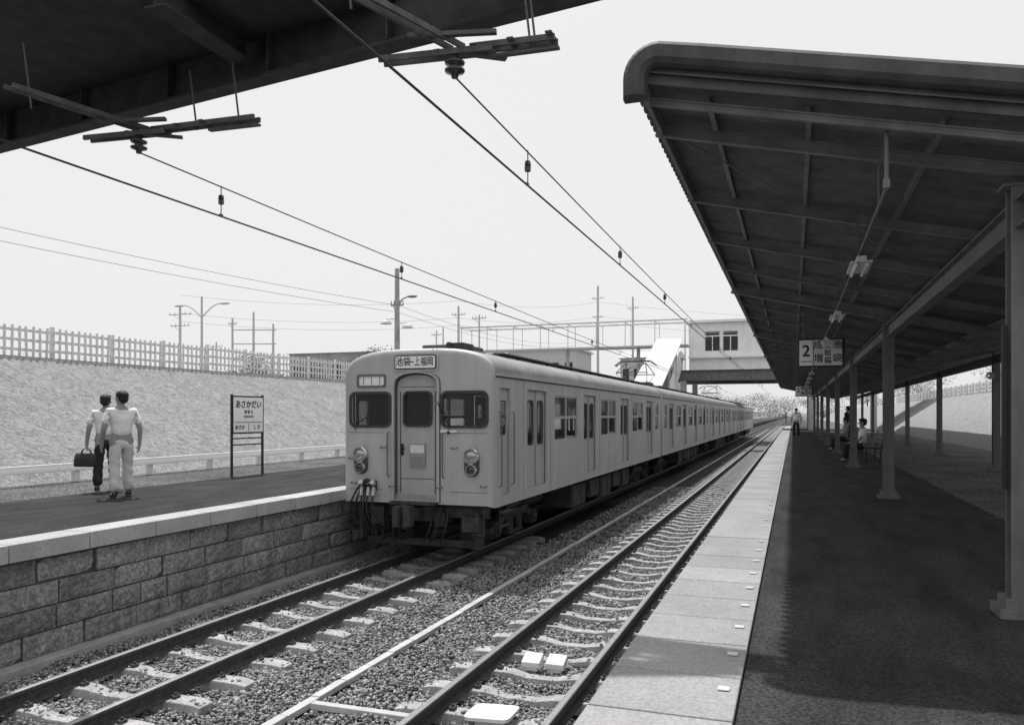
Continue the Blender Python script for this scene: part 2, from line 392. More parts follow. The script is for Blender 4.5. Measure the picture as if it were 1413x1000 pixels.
me=bpy.data.meshes.new('ballast'); me.vertices.add(len(VV)); me.vertices.foreach_set('co',VV.ravel().astype(np.float32))
me.loops.add(len(FF)*3); me.loops.foreach_set('vertex_index',FF.ravel().astype(np.int32)); me.polygons.add(len(FF)); me.polygons.foreach_set('loop_start',np.arange(0,len(FF)*3,3,dtype=np.int32))
me.update(calc_edges=True); me.materials.append(M['stone'])
ob=bpy.data.objects.new('ballast',me); COL.objects.link(ob); tag(ob,'crushed grey ballast stones around the tracks','gravel','stuff')
# sleepers
def sleepermesh():
    m=MB(); xs=[-1,-.9,-.75,-.35,-.15,.15,.35,.75,.9,1]; zt=[-.175,-.155,-.15,-.155,-.195,-.195,-.155,-.15,-.155,-.175]; hw=[.10,.11,.11,.1,.075,.075,.1,.11,.11,.10]
    vs=[]
    for x,z,h in zip(xs,zt,hw):
        vs+=[(x,-h-.02,-.32),(x,-h+.01,z),(x,h-.01,z),(x,h+.02,-.32)]
    fs=[]
    for i in range(len(xs)-1):
        for k in range(3): a=i*4+k; fs.append((a,a+1,a+5,a+4))
    fs+=[(0,1,2,3),(36,37,38,39)]
    m.add(vs,fs); 
    return m
sm=sleepermesh(); base=None
def put_sleepers(tc,y0,y1):
    global base
    k=math.ceil((y0-.4)/.62)
    while .4+k*.62<y1:
        y=.4+k*.62; k+=1
        if base is None:
            base=sm.build('sleeper',['sleeper'],org=(0,0,0),label='pale concrete sleeper under the rails',cat='sleeper',group='sleepers under the tracks',bevel=.008)
            for gx in(-.553,.553):
                for s_ in(-.1,.1):
                    cb=MB(); cb.box((gx+s_,0,-.138),(.05,.07,.03)); cb.cyl((gx+s_,0,-.13),(gx+s_,0,-.1),.014,n=6)
                    cb.build('rail_clip',['rail'],parent=base)
            base.location=(tc,y,0); WL[base.name]=Vector((tc,y,0))
        else:
            copytree(base,loc=(tc+random.uniform(-.01,.01),y,random.uniform(-.004,.004)),rotz=random.uniform(-.012,.012))
put_sleepers(TR,3,60); put_sleepers(TL,3,17)
fm=MB()
for k in range(int(62/.62),int(200/.62)): fm.box((TR,.4+k*.62,-.2),(2,.22,.1))
fm.build('distant_sleepers',['sleeper'],kind='stuff',label='distant pale concrete sleepers on the track',cat='sleepers')
rp=[(-.061,-.153),(.061,-.153),(.061,-.143),(.01,-.125),(.008,-.05),(.033,-.037),(.033,-.012),(-.033,-.012),(-.033,-.037),(-.008,-.05),(-.01,-.125),(-.061,-.143)]
for tc in(TL,TR):
    for sgn in(-1,1):
        x=tc+sgn*.553
        m=MB(); m.extr([(x+a,b) for a,b in rp],-3,500); m.extr([(x+a,b) for a,b in((-.033,-.012),(.033,-.012),(.03,-.003),(.02,0),(-.02,0),(-.03,-.003))],-3,500,mi=1)
        m.build('rail',['rail','railtop'],org=(x,0,-.15),label='steel rail with worn bright head on sleepers',cat='rail',group='rails of the two tracks')
m=MB(); y=2.0
while y<150:
    m.box((-4.27+random.uniform(-.004,.004),y+.245,-.19+random.uniform(-.004,.004)),(.095,.488,.06),rot=(0,0,random.uniform(-.012,.012))); y+=.5
m.build('cable_trough',['trough'],label='pale concrete cable trough lids between tracks',cat='cable trough',bevel=.006)
m=MB(); m.box((-3.63,6.35,-.185),(1.14,.085,.06)); m.build('cable_trough',['trough'],label='short cable trough branch leading under the rails',cat='cable trough',bevel=.006)
for x,yy in((-2.62,8.08),(-2.36,8.1)):
    m=MB(); m.box((x,yy,-.11),(.2,.2,.07),rot=(.3,0,random.uniform(-.1,.1))); m.box((x,yy,-.16),(.14,.14,.1)); m.build('track_marker_block',['white'],label='small white block between the rails',cat='track marker',group='white blocks between the rails',bevel=.01)
m=MB(); panel(m,rr(0,0,.42,.36,.06),[],.03,lambda a,b,t:(TR-.05+a,6.55+b,-.12+t+.05*a)); m.box((TR-.05,6.55,-.17),(.25,.2,.1))
m.build('track_cover_plate',['white'],label='white cover plate lying between the rails',cat='cover plate')
# ------------------------------------------------------------ TRAIN
HW=1.42; SH=3.15
def contour(i,n=32):
    P=[(HW-i,.95+i*.3)]
    w=HW-i; H=.49-i*1.1
    for k in range(n+1):
        a=math.pi*k/n; c,s_=math.cos(a),math.sin(a)
        P.append((math.copysign(abs(c)**.64,c)*w,SH+H*abs(s_)**.76))
    P.append((-(HW-i),.95+i*.3)); return P
def build_car(y0,lead,group):
    Lc=17.6; cx=TL
    root=empty('train_car',(cx,y0,0),'cream electric commuter train car coupled in a train','train car',group)
    if lead: root['label']='cream electric commuter train car with driving cab front'
    dc=[2.4,6.65,10.9,15.15]
    wins=[(4.52,1.86),(8.77,1.86),(13.02,1.86),(16.7,.8)]
    if not lead: wins.append((.85,.8))
    m=MB()
    for sgn in(-1,1):
        holes=[rr(d,2.045,1.24,1.85,.03,2) for d in dc]+[rr(a,2.42,w,.96,.04,2) for a,w in wins]
        if lead: holes.append(rr(.58,2.04,.5,1.84,.02,2))
        ya=.09 if lead else 0
        out=[(ya,.95),(Lc,.95),(Lc,SH),(ya,SH)]
        panel(m,out,holes,.04,lambda a,b,t:(cx+sgn*(HW-.02+t),y0+a,b))
        for yy in(1.55,3.3,7.65,11.85,16.1): m.box((cx+sgn*(HW+.0005),y0+yy,2.05),(.003,.008,2.1),mi=2)
    P=contour(0)[1:-1]; n=len(P); ya=.09 if lead else 0
    m.add([(cx+x,y0+ya,z) for x,z in P]+[(cx+x,y0+Lc,z) for x,z in P],[(i,i+1,n+i+1,n+i) for i in range(n-1)],1)
    rear=contour(0); m.add([(cx+x,y0+Lc,z) for x,z in rear],[tuple(range(len(rear)))])
    if not lead: m.add([(cx+x,y0,z) for x,z in rear],[tuple(range(len(rear)))])
    for sgn in(-1,1):
        m.box((cx+sgn*(HW+.016),y0+Lc/2+.05,SH+.02),(.045,Lc-.1,.03))
        m.box((cx+sgn*(HW+.003),y0+Lc/2+.05,SH-.015),(.004,Lc-.1,.018),mi=2)
        m.box((cx+sgn*(HW+.004),y0+Lc/2+.05,.975),(.012,Lc-.1,.05))
    if lead:
        ins=[(.10,0),(.06,.008),(.03,.025),(.01,.055),(0,.09)]
        rings=[contour(i) for i,_ in ins]; n=len(rings[0]); vs=[]
        for R_,(i,dy) in zip(rings,ins): vs+=[(cx+x,y0+dy,z) for x,z in R_]
        fs=[(k*n+j,k*n+j+1,(k+1)*n+j+1,(k+1)*n+j) for k in range(len(ins)-1) for j in range(n-1)]
        m.add(vs,fs)
        arch=[(-.41,1.04),(.41,1.04),(.41,3.02)]+[(.41*math.cos(a),3.02+.2*math.sin(a)**.8) for a in [math.pi*k/10 for k in range(1,10)]]+[(-.41,3.02)]
        holes=[arch,rr(-.88,2.59,.72,.55,.09),rr(.9,2.59,.78,.55,.09),rr(-.86,3.09,.5,.16,.03)]
        panel(m,contour(.10),holes,.03,lambda a,b,t:(cx+a,y0+.015+t,b))
        for sx in(-1,1):
            m.box((cx+sx*.97,y0-.001,2.19),(.68,.003,.008),mi=2); m.box((cx+sx*.97,y0-.001,1.2),(.68,.003,.008),mi=2)
    bodym=m.build('car_body',['paint','roofpaint','seam'],parent=root,org=(cx,y0,.95))
    for p in bodym.data.polygons:
        if p.material_index==1 : p.use_smooth=True
    if lead:
        oa=[(x*1.09,1.02+(z-1.04)*1.02) for x,z in arch]; ob_=[(x*1.13,1.01+(z-1.04)*1.027) for x,z in arch]
        m=MB(); panel(m,oa,[arch],.045,lambda a,b,t:(cx+a,y0-.014+t,b)); panel(m,ob_,[oa],.004,lambda a,b,t:(cx+a,y0-.003+t,b),1); panel(m,[(x*.998,z-.001) for x,z in arch],[[(x*.955,1.06+(z-1.04)*.975) for x,z in arch]],.01,lambda a,b,t:(cx+a,y0+.06+t,b),1); m.build('door_surround',['paint','seam'],parent=root)
        m=MB(); panel(m,[(x*.99,z) for x,z in arch],[rr(0,2.6,.5,.56,.08)],.03,lambda a,b,t:(cx+a,y0+.09+t,b))
        m.box((cx,y0+.065,1.12),(.72,.02,.05)); 
        for sx in(-.33,.33): m.box((cx+sx,y0+.07,2.0),(.012,.012,1.8),mi=1)
        m.box((cx,y0+.073,2.98),(.66,.006,.01),mi=1); m.box((cx,y0+.073,1.4),(.62,.006,.01),mi=1)
        dr=m.build('gangway_door',['paintdoor','seam'],parent=root,org=(cx,y0+.09,1.05))
        m=MB(); panel(m,rr(0,2.6,.56,.62,.1),[rr(0,2.6,.49,.55,.08)],.03,lambda a,b,t:(cx+a,y0+.065+t,b)); m.build('window_gasket',['gasket'],parent=dr)
        m=MB(); panel(m,rr(0,2.6,.5,.56,.08),[],.006,lambda a,b,t:(cx+a,y0+.095+t,b)); m.build('door_glass',['glass'],parent=dr)
        m=MB(); m.box((cx,y0+.06,1.8),(.3,.02,.4)); m.box((cx,y0+.047,1.91),(.26,.012,.14),mi=1);m.box((cx,y0+.047,1.7),(.26,.012,.2),mi=0)
        for k in range(5): m.box((cx,y0+.04,1.63+k*.035),(.22,.006,.005),mi=2)
        m.build('vent_plate',['polearm','signgrey','seam'],parent=dr,bevel=.004)
        m=MB(); m.cyl((cx-.29,y0+.07,1.92),(cx-.29,y0+.01,1.92),.015); m.cyl((cx-.29,y0+.01,1.92),(cx-.22,y0+.01,1.92),.012); m.box((cx-.3,y0+.068,1.9),(.06,.012,.2)); m.build('door_handle',['rubber'],parent=dr)
        for wx,ww in((-.88,.78),(.9,.82)):
            m=MB(); panel(m,rr(wx,2.59,ww+.05,.63,.12),[rr(wx,2.59,ww-.04,.54,.09)],.04,lambda a,b,t:(cx+a,y0-.004+t,b)); w=m.build('windscreen',['gasket'],parent=root)
            m=MB(); panel(m,rr(wx,2.59,ww,.58,.1),[],.006,lambda a,b,t:(cx+a,y0+.012+t,b)); m.build('windscreen_glass',['glass'],parent=w)
        m=MB(); m.tube([(cx+.62,y0-.04,2.2),(cx+.66,y0-.05,2.28),(cx+.5,y0-.04,2.55)],.011); m.beam((cx+.42,y0-.03,2.72),(cx+.57,y0-.03,2.38),.014,.02); m.cyl((cx+.62,y0,2.2),(cx+.62,y0-.05,2.2),.025); m.build('wiper',['rubber'],parent=root)
        m=MB(); m.tube([(cx-1.15,y0-.03,2.23),(cx-1.2,y0-.04,2.33),(cx-.95,y0-.03,2.45)],.009); m.build('wiper',['rubber'],parent=root)
        m=MB(); m.box((cx+.62,y0-.02,2.22),(.3,.035,.045)); m.build('wiper_motor_cover',['white'],parent=root,bevel=.006)
        m=MB(); panel(m,rr(-.86,3.09,.5,.16,.03),[],.012,lambda a,b,t:(cx+a,y0+.01+t,b)); 
        for q in(-.14,.02,.18): m.box((cx-.88+q,y0,3.09),(.01,.012,.14),mi=1)
        m.build('indicator_panel',['signwhite','polearm'],parent=root)
        m=MB(); panel(m,rr(-.86,3.09,.57,.23,.04),[rr(-.86,3.09,.5,.16,.03)],.025,lambda a,b,t:(cx+a,y0-.005+t,b)); m.build('indicator_frame',['steel'],parent=root)
        m=MB(); panel(m,rr(0,3.4,.86,.31,.07),[],.14,lambda a,b,t:(cx+a,y0+.05+t,b)); m.box((cx,y0+.12,3.4),(.8,.16,.28)); hs=m.build('destination_box',['paint'],parent=root,org=(cx,y0,3.3),bevel=.01)
        m=MB(); panel(m,rr(0,3.4,.79,.245,.04),[],.012,lambda a,b,t:(cx+a,y0-.024+t,b)); m.build('sign_frame',['ink'],parent=hs)
        m=MB(); panel(m,rr(0,3.4,.75,.205,.02),[],.012,lambda a,b,t:(cx+a,y0-.031+t,b)); m.build('sign_face',['signwhite'],parent=hs)
        m=MB(); text(m,'池袋',.165,lambda a,b,t:(cx-.225+a,y0-.042-t,3.4+b),xs=.88); text(m,'上福岡',.165,lambda a,b,t:(cx+.165+a,y0-.042-t,3.4+b),xs=.74); m.box((cx-.06,y0-.042,3.405),(.075,.004,.014)); m.build('sign_lettering',['ink'],parent=hs)
        for lx in(-1.06,1.04):
            m=MB(); m.lathe((cx+lx,y0,1.81),[(.14,.0),(.14,-.07),(.125,-.09),(.112,-.09),(.105,-.05)],'Y',24); m.lathe((cx+lx,y0,1.58),[(.1,.0),(.1,-.06),(.088,-.08),(.076,-.08),(.07,-.045)],'Y',20)
            m.box((cx+lx+.06,y0-.05,1.95),(.04,.03,.04))
            hl=m.build('headlight',['chrome'],parent=root,smooth=False)
            m=MB(); panel(m,rr(lx,1.695,.26,.46,.12,6),[],.03,lambda a,b,t:(cx+a,y0-.018+t,b)); m.build('lamp_housing',['seam'],parent=hl)
            m=MB(); m.ell((cx+lx,y0-.05,1.81),(.106,.03,.106),20,10); m.build('headlight_lens',['lens'],parent=hl,smooth=True)
            m=MB(); m.ell((cx+lx,y0-.05,1.58),(.072,.025,.072),16,8); m.build('tail_lens',['reddark'],parent=hl,smooth=True)
        for lx in(-.52,.52):
            m=MB(); m.tube([(cx+lx,y0,2.2),(cx+lx,y0-.06,2.18),(cx+lx,y0-.06,1.45),(cx+lx,y0,1.43)],.013); m.build('grab_rail',['steel'],parent=root)
        for lx,zz in((-1.2,1.32),(-.45,1.28),(.45,1.28),(1.25,1.32),(-1.25,1.75),(.72,1.95),(-.62,1.95)):
            m=MB(); m.tube([(cx+lx-.05,y0,zz),(cx+lx-.05,y0-.05,zz-.02),(cx+lx+.05,y0-.05,zz-.02),(cx+lx+.05,y0,zz)],.01); m.build('step_iron',['steel'],parent=root)
        m=MB()
        for (a,zb,hx) in((-.92,.52,.0),(-.84,.45,.1),(-.99,.42,-.12),(-.74,.5,.16),(-1.06,.55,-.16),(-.88,.4,.04)):
            pts=[]
            for k in range(13):
                u=k/12; pts.append((cx+a+hx*u*1.2-.05*math.sin(u*6),y0-.1-.12*math.sin(u*math.pi),1.25*(1-u)+zb*u-.12*math.sin(u*math.pi)+ (.12*max(0,u-.8)*5)))
            m.tube(pts,.017)
        m.box((cx-.9,y0-.06,1.28),(.3,.1,.16)); m.ell((cx-.88,y0-.13,1.33),(.07,.06,.07)); 
        m.build('jumper_cables',['rubber'],parent=root)
        m=MB()
        for a in(-.99,-.86,-.76): m.cyl((cx+a,y0-.1,1.24),(cx+a+.02,y0-.17,1.1),.035,.03); m.cyl((cx+a,y0-.1,1.3),(cx+a,y0-.16,1.34),.045)
        m.build('cable_plugs',['alu'],parent=root)
        m=MB(); m.box((cx,y0-.1,.82),(.22,.7,.2)); m.box((cx-.08,y0-.52,.82),(.1,.22,.34)); m.box((cx+.09,y0-.47,.82),(.14,.14,.34)); m.cyl((cx,y0-.43,.6),(cx,y0-.43,1.06),.05)
        m.box((cx,y0+.15,.8),(.9,.12,.26)); m.cyl((cx-.3,y0-.02,.7),(cx-.3,y0-.25,.7),.04); m.build('coupler',['under'],parent=root,bevel=.01)
        m=MB()
        for a,b in((-.45,-.25),(.35,.2),(.48,.32),(-.62,-.5),(.62,.52),(-.35,-.1)):
            pts=[(cx+a+(b-a)*u+.04*math.sin(u*5),y0-.02-.18*math.sin(u*math.pi),.92-.55*math.sin(u*math.pi*.62)) for u in [k/10 for k in range(11)]]
            m.tube(pts,.016)
        m.build('brake_hoses',['rubber'],parent=root)
        m=MB(); m.box((cx,y0+.25,.84),(2.5,.1,.2)); m.box((cx-1.1,y0+.2,.6),(.06,.3,.5)); m.box((cx+1.1,y0+.2,.55),(.06,.3,.6)); m.box((cx,y0+.3,.28),(2.2,.05,.12)); m.box((cx+1.0,y0+.1,.66),(.3,.2,.25)); m.box((cx-.75,y0+.1,.75),(.25,.2,.3)); m.box((cx+.45,y0+.05,.72),(.18,.15,.22))
        for sx in(-1,1): m.box((cx+sx*.95,y0+.3,.5),(.05,.05,.5),rot=(.2,0,0)); m.tube([(cx+sx*1.28,y0+.1,.95),(cx+sx*1.28,y0-.05,.9),(cx+sx*1.28,y0-.05,.5),(cx+sx*1.05,y0-.05,.5)],.015)
        m.build('pilot_frame',['under'],parent=root,bevel=.01)
        m=MB(); m.box((cx,y0-.06,1.0),(.84,.2,.05)); m.build('door_step',['under'],parent=root)
        m=MB(); m.box((cx-.9,y0+1.5,2.1),(.9,.04,2.0)); m.box((cx+.9,y0+1.5,1.7),(.9,.04,1.2)); m.box((cx+.85,y0+.45,1.75),(.8,.4,.3)); m.box((cx-.9,y0+.6,1.6),(.5,.4,.5)); m.box((cx+.9,y0+1.1,2.1),(.45,.08,.7)); m.build('cab_interior',['interior'],parent=root)
        for sgn in(-1,1):
            m=MB(); panel(m,rr(.58,2.04,.49,1.83,.02,2),[rr(.58,2.45,.34,.6,.04)],.03,lambda a,b,t:(cx+sgn*(HW-.06+t),y0+a,b)); cd=m.build('cab_door',['paintdoor'],parent=root)
            m=MB(); panel(m,rr(.58,2.45,.34,.6,.04),[],.006,lambda a,b,t:(cx+sgn*(HW-.065+t),y0+a,b)); m.build('door_glass',['glass'],parent=cd)
            for yy in(.27,.9):
                m=MB(); m.tube([(cx+sgn*HW,y0+yy,2.55),(cx+sgn*(HW+.05),y0+yy,2.53),(cx+sgn*(HW+.05),y0+yy,1.3),(cx+sgn*HW,y0+yy,1.28)],.012); m.build('grab_rail',['steel'],parent=root)
            m=MB(); m.box((cx+sgn*(HW+.03),y0+.58,.85),(.1,.5,.03)); m.box((cx+sgn*(HW-.03),y0+.58,.6),(.08,.4,.03)); m.beam((cx+sgn*(HW-.03),y0+.4,.92),(cx+sgn*(HW-.03),y0+.4,.6),.02,.02); m.beam((cx+sgn*(HW-.03),y0+.76,.92),(cx+sgn*(HW-.03),y0+.76,.6),.02,.02); m.build('cab_step',['under'],parent=root)
    for sgn in(-1,1):
        first=None
        for d in dc:
            if first is None:
                m=MB()
                for q in(-.305,.305): panel(m,rr(d+q,2.045,.6,1.83,.01,2),[rr(d+q,2.35,.34,.82,.07)],.03,lambda a,b,t:(cx+sgn*(HW-.065+t),y0+a,b))
                m.box((cx+sgn*(HW-.048),y0+d,2.045),(.006,.022,1.83),mi=1)
                first=m.build('passenger_door',['paintdoor','rubber'],parent=root)
                for q in(-.305,.305):
                    m=MB(); panel(m,rr(d+q,2.35,.38,.86,.08),[rr(d+q,2.35,.32,.8,.06)],.012,lambda a,b,t:(cx+sgn*(HW-.045+t),y0+a,b)); panel(m,rr(d+q,2.35,.34,.82,.07),[],.006,lambda a,b,t:(cx+sgn*(HW-.065+t),y0+a,b),1); m.build('door_window',['gasket','glass'],parent=first)
            else:
                o=first; copytree(o,loc=o.location+Vector((0,d-dc[0],0)),parent=root)
        firstw=None
        for a0,w in wins:
            if w>1 and firstw is not None:
                copytree(firstw,loc=firstw.location+Vector((0,a0-wins[0][0],0)),parent=root); continue
            m=MB(); holes=[]
            nn=2 if w>1 else 1; pw=w/nn
            for i in range(nn):
                c_=a0-w/2+pw*(i+.5)
                holes+=[rr(c_,2.2,pw-.09,.43,.02,2),rr(c_,2.67,pw-.09,.39,.02,2)]
            panel(m,rr(a0,2.42,w,.96,.04,2),holes,.03,lambda a,b,t:(cx+sgn*(HW-.03+t),y0+a,b))
            wn=m.build('side_window',['alu'],parent=root)
            m=MB()
            for i,h in enumerate(holes):
                if w>1 and i==2: continue
                panel(m,h,[],.006,lambda a,b,t:(cx+sgn*(HW-.035+t),y0+a,b))
            m.build('window_glass',['glass'],parent=wn)
            if w>1: firstw=wn
    m=MB(); m.box((cx,y0+Lc/2,1.08),(2.74,Lc-.1,.1)); m.box((cx,y0+Lc/2,3.08),(2.7,Lc-.2,.04),mi=1)
    for sgn in(-1,1):
        for c_ in(4.52,8.77,13.02): m.box((cx+sgn*1.1,y0+c_,1.45),(.5,2.6,.45)); m.box((cx+sgn*1.3,y0+c_,1.85),(.12,2.6,.35))
    for c_ in range(3,16,2): 
        for sgn in(-1,1): m.cyl((cx+sgn*.75,y0+c_,2.6),(cx+sgn*.75,y0+c_,2.95),.01); m.lathe((cx+sgn*.75,y0+c_,2.55),[(.05,-.01),(.06,0),(.05,.01)],'Y',10,)
    m.build('car_interior',['interior','white'],parent=root,org=(cx,y0,1.03))
    for k,(a,l,h) in enumerate(((6.0,1.3,.5),(7.6,1.0,.42),(8.9,1.2,.55),(10.3,.9,.4),(11.6,1.0,.48))):
        for sgn in(-1,1):
            m=MB(); m.box((cx+sgn*.95,y0+a,.86-h/2),(.7,l,h)); 
            for q in(-.3,.3): m.box((cx+sgn*1.0,y0+a+q*l,.9),(.5,.05,.12)); m.box((cx+sgn*1.305,y0+a+q*l,.86-h/2),(.02,l*.3,h*.7))
            m.build('equipment_box',['under'],parent=root,bevel=.015)
    m=MB(); m.box((cx,y0+Lc/2,.93),(2.3,Lc-.4,.08)); m.build('underframe',['under'],parent=root)
    for by in(2.3,Lc-2.5):
        m=MB()
        for sgn in(-1,1):
            x=cx+sgn*.95
            m.box((x,y0+by,.62),(.12,1.5,.16)); m.box((x,y0+by-1.0,.5),(.14,.7,.13),rot=(.25,0,0)); m.box((x,y0+by+1.0,.5),(.14,.7,.13),rot=(-.25,0,0))
            for q in(-1.05,1.05): m.box((x,y0+by+q,.43),(.2,.28,.28)); m.cyl((x+sgn*.1,y0+by+q,.43),(x+sgn*.14,y0+by+q,.43),.09)
            for q in(-.25,.25): m.cyl((x,y0+by+q,.3),(x,y0+by+q,.58),.09)
            m.box((x,y0+by,.27),(.14,.8,.07))
        m.box((cx,y0+by,.7),(1.9,.5,.16)); 
        bg_=m.build('bogie',['under'],parent=root,org=(cx,y0+by,.2),bevel=.01)
        for q in(-1.05,1.05):
            m=MB(); m.cyl((cx-.62,y0+by+q,.43),(cx+.62,y0+by+q,.43),.07)
            for sgn in(-1,1): m.cyl((cx+sgn*.5,y0+by+q,.43),(cx+sgn*.62,y0+by+q,.43),.43,n=28); m.cyl((cx+sgn*.47,y0+by+q,.43),(cx+sgn*.5,y0+by+q,.43),.455,n=28)
            m.build('wheelset',['rail'],parent=bg_)
    for k in range(7):
        m=MB(); yy=y0+1.6+k*2.35; m.box((cx,yy,3.72),(.85,1.0,.15)); m.box((cx,yy,3.66),(1.05,.8,.08)); m.build('roof_ventilator',['seam'],parent=root,bevel=.03)
    if lead:
        m=MB(); m.box((cx+.5,y0+.75,3.7),(.34,.5,.13)); m.lathe((cx+.4,y0+.5,3.64),[(.0,.14),(.05,.13),(.07,.0)],'Z',12); m.build('roof_equipment',['steeldark'],parent=root,bevel=.02)
    for sgn in(-1,1):
        m=MB(); m.box((cx+sgn*.95,y0+9,3.63),(.22,15,.025)); 
        for k in range(16): m.box((cx+sgn*.95,y0+1.6+k,3.58),(.05,.04,.1))
        m.build('roof_walkway',['seam'],parent=root)
    return root,Lc
grp='cars of the commuter train'
lead,Lc=build_car(12.33,True,grp)
mid,_=build_car(12.33+18.0,False,grp)
def gang(parent,y):
    m=MB(); 
    for k in range(5): m.box((TL,y-.04-k*.075,2.1),(1.0 if k%2 else .9,.08,2.0 if k%2 else 1.9))
    return m.build('gangway_bellows',['rubber'],parent=parent)
gang(mid,12.33+18.0)
cars=[copytree(mid,loc=(TL,12.33+18*k,0)) for k in(3,4)]
c3=copytree(mid,loc=(TL,12.33+36,0))
def panto(parent,y):
    x=TL; m=MB(); z=3.78
    for sx in(-.6,.6): m.beam((x+sx,y-.6,z),(x+sx,y+.6,z),.05,.06)
    for sy in(-.6,.6): m.beam((x-.6,y+sy,z),(x+.6,y+sy,z),.05,.06)
    for sx in(-.5,.5):
        for sy in(-.5,.5): m.cyl((x+sx,y+sy,3.55),(x+sx,y+sy,z),.05)
    T=4.62
    for sx in(-1,1):
        for sy in(-1,1):
            m.tube([(x+sx*.5,y+sy*.3,z+.03),(x+sx*.62,y+sy*.95,z+.4),(x+sx*.4,y+sy*.05,T)],.02)
    for sy in(-1,1): m.tube([(x-.62,y+sy*.95,z+.4),(x+.62,y+sy*.95,z+.4)],.02); m.tube([(x-.62,y+sy*.95,z+.4),(x+.4,y+sy*.05,T)],.012)
    for sy in(-.15,.15): m.tube([(x-.85,y+sy,T-.12),(x-.6,y+sy,T+.07),(x+.6,y+sy,T+.07),(x+.85,y+sy,T-.12)],.025)
    m.build('pantograph',['seam'],parent=parent)
panto(mid,12.33+18+2.2); panto(c3,12.33+36+15.2)
# ------------------------------------------------------------ overhead wires
def sagpts(x,y0,y1,z0,zm,n=30):
    return [(x,y0+(y1-y0)*k/n,zm+(z0-zm)*(2*k/n-1)**2) for k in range(n+1)]
YB={TL:6.2,TR:5.62}
for x in(TL,TR):
    m=MB(); m.tube([(x,-4,4.74),(x,5,4.74),(x,40,4.73),(x,75,4.74),(x,200,4.75)],.010,n=6); m.build('contact_wire',['wire'],label='contact wire above the railway track',cat='overhead wire',group='contact wires')
    m=MB(); m.tube(sagpts(x,YB[x],74,5.09,4.84),.0075,n=6)
    m.build('messenger_wire',['wire'],label='sagging messenger wire above the contact wire',cat='overhead wire',group='messenger wires')
    yy=7.4; k=0
    while yy<70:
        u=(yy-6.2)/67.8; zt=4.84+.24*(2*u-1)**2
        m=MB(); m.cyl((x,yy,4.74),(x,yy,zt+.02),.006,n=5)
        if k%2==0 or k<3:
            zc=(4.74+zt)/2+.02; m.lathe((x,yy,zc-.055),[(.0,0),(.03,.01),(.034,.05),(.026,.06),(.034,.07),(.026,.11),(0,.12)],'Z',10)
        m.box((x,yy,4.75),(.02,.05,.03)); m.build('wire_hanger',['insul'],label='insulated hanger between the overhead wires',cat='wire hanger',group='hangers on the overhead wires'); yy+=4.4; k+=1
for i,(za,zb) in enumerate(((9.1,7.3),(8.6,7.0))):
    m=MB(); P=[]
    a=Vector((-27.6,1.4,za+.6)); b=Vector((-16.4,31.3,zb))
    for k in range(21):
        u=k/20; p=a.lerp(b,u); p.z-=.5*4*u*(1-u); P.append(p)
    c=Vector((-20.8,88,zb+4))
    for k in range(1,15):
        u=k/14; p=b.lerp(c,u); p.z-=1.2*4*u*(1-u); P.append(p)
    m.tube(P,.008,n=5); m.build('power_line',['seam'],label='thin power line between concrete poles',cat='power line',group='thin power lines')
for za in(11.3,12.0,13.6):
    m=MB(); P=[]
    for (a,b) in(((-50.8,56.3,za-.6),(-29.7,69,za-.4)),((-29.7,69,za-.4),(-20.8,88,za+1.6)),((-20.8,88,za+1.6),(12,120,za+2))):
        a=Vector(a);b=Vector(b)
        for k in range(13):
            u=k/12; p=a.lerp(b,u); p.z-=.6*4*u*(1-u)
            if not P or (p-P[-1]).length>.01: P.append(p)
    m.tube(P,.013,n=5); m.build('power_line',['polearm'],label='distant power line strung between utility poles',cat='power line',group='distant power lines')  # pale wire colour imitates distance haze
# ------------------------------------------------------------ near overpass
ex=lambda X: 6.22-.14*(X+1.44)
ov=empty('overpass',(-6,5,5.8),'dark steel girder overpass crossing above the tracks','bridge')
m=MB()
def eg(X,dy,z): return (X,ex(X)+dy,z)
m.beam(eg(-24,-.1,5.81),eg(-1.35,-.1,5.81),.2,.03); m.beam(eg(-24,-.1,6.05),eg(-1.35,-.1,6.05),.02,.46)
m.beam(eg(-24,-.1,6.28),eg(-1.35,-.1,6.28),.2,.03)
for k in range(16): X=-23+k*1.4; m.box((X,ex(X)-.04,6.05),(.02,.1,.45)); m.box((X,ex(X)-.16,6.05),(.02,.1,.45))
m.build('edge_girder',['steeldark'],parent=ov)
m=MB(); vs=[(-24,9.35,6.2),(-3.3,6.42,6.2),(-3.5,6.2,6.2),(-12,3.1,6.2),(-24,1.5,6.2)]; n=5
m.add(vs+[(a,b,c+.3) for a,b,c in vs],[tuple(range(n)),tuple(range(n,2*n))]+[(i,(i+1)%n,n+(i+1)%n,n+i) for i in range(n)]); m.build('deck',['steeldark'],parent=ov)
for X in(-19.5,-14.5,-9.7,-5.1):
    m=MB(); yb=max(2.4, 6.0-(-3.3-X)*.36); m.ibeam((X,yb,6.08),(X,ex(X)-.2,6.08),.22,.26,.02)
    m.build('cross_beam',['steeldark'],parent=ov)
m=MB(); m.beam((-1.6,5.95,6.0),(-8.2,3.5,6.0),.12,.4); m.build('inner_girder',['steeldark'],parent=ov)
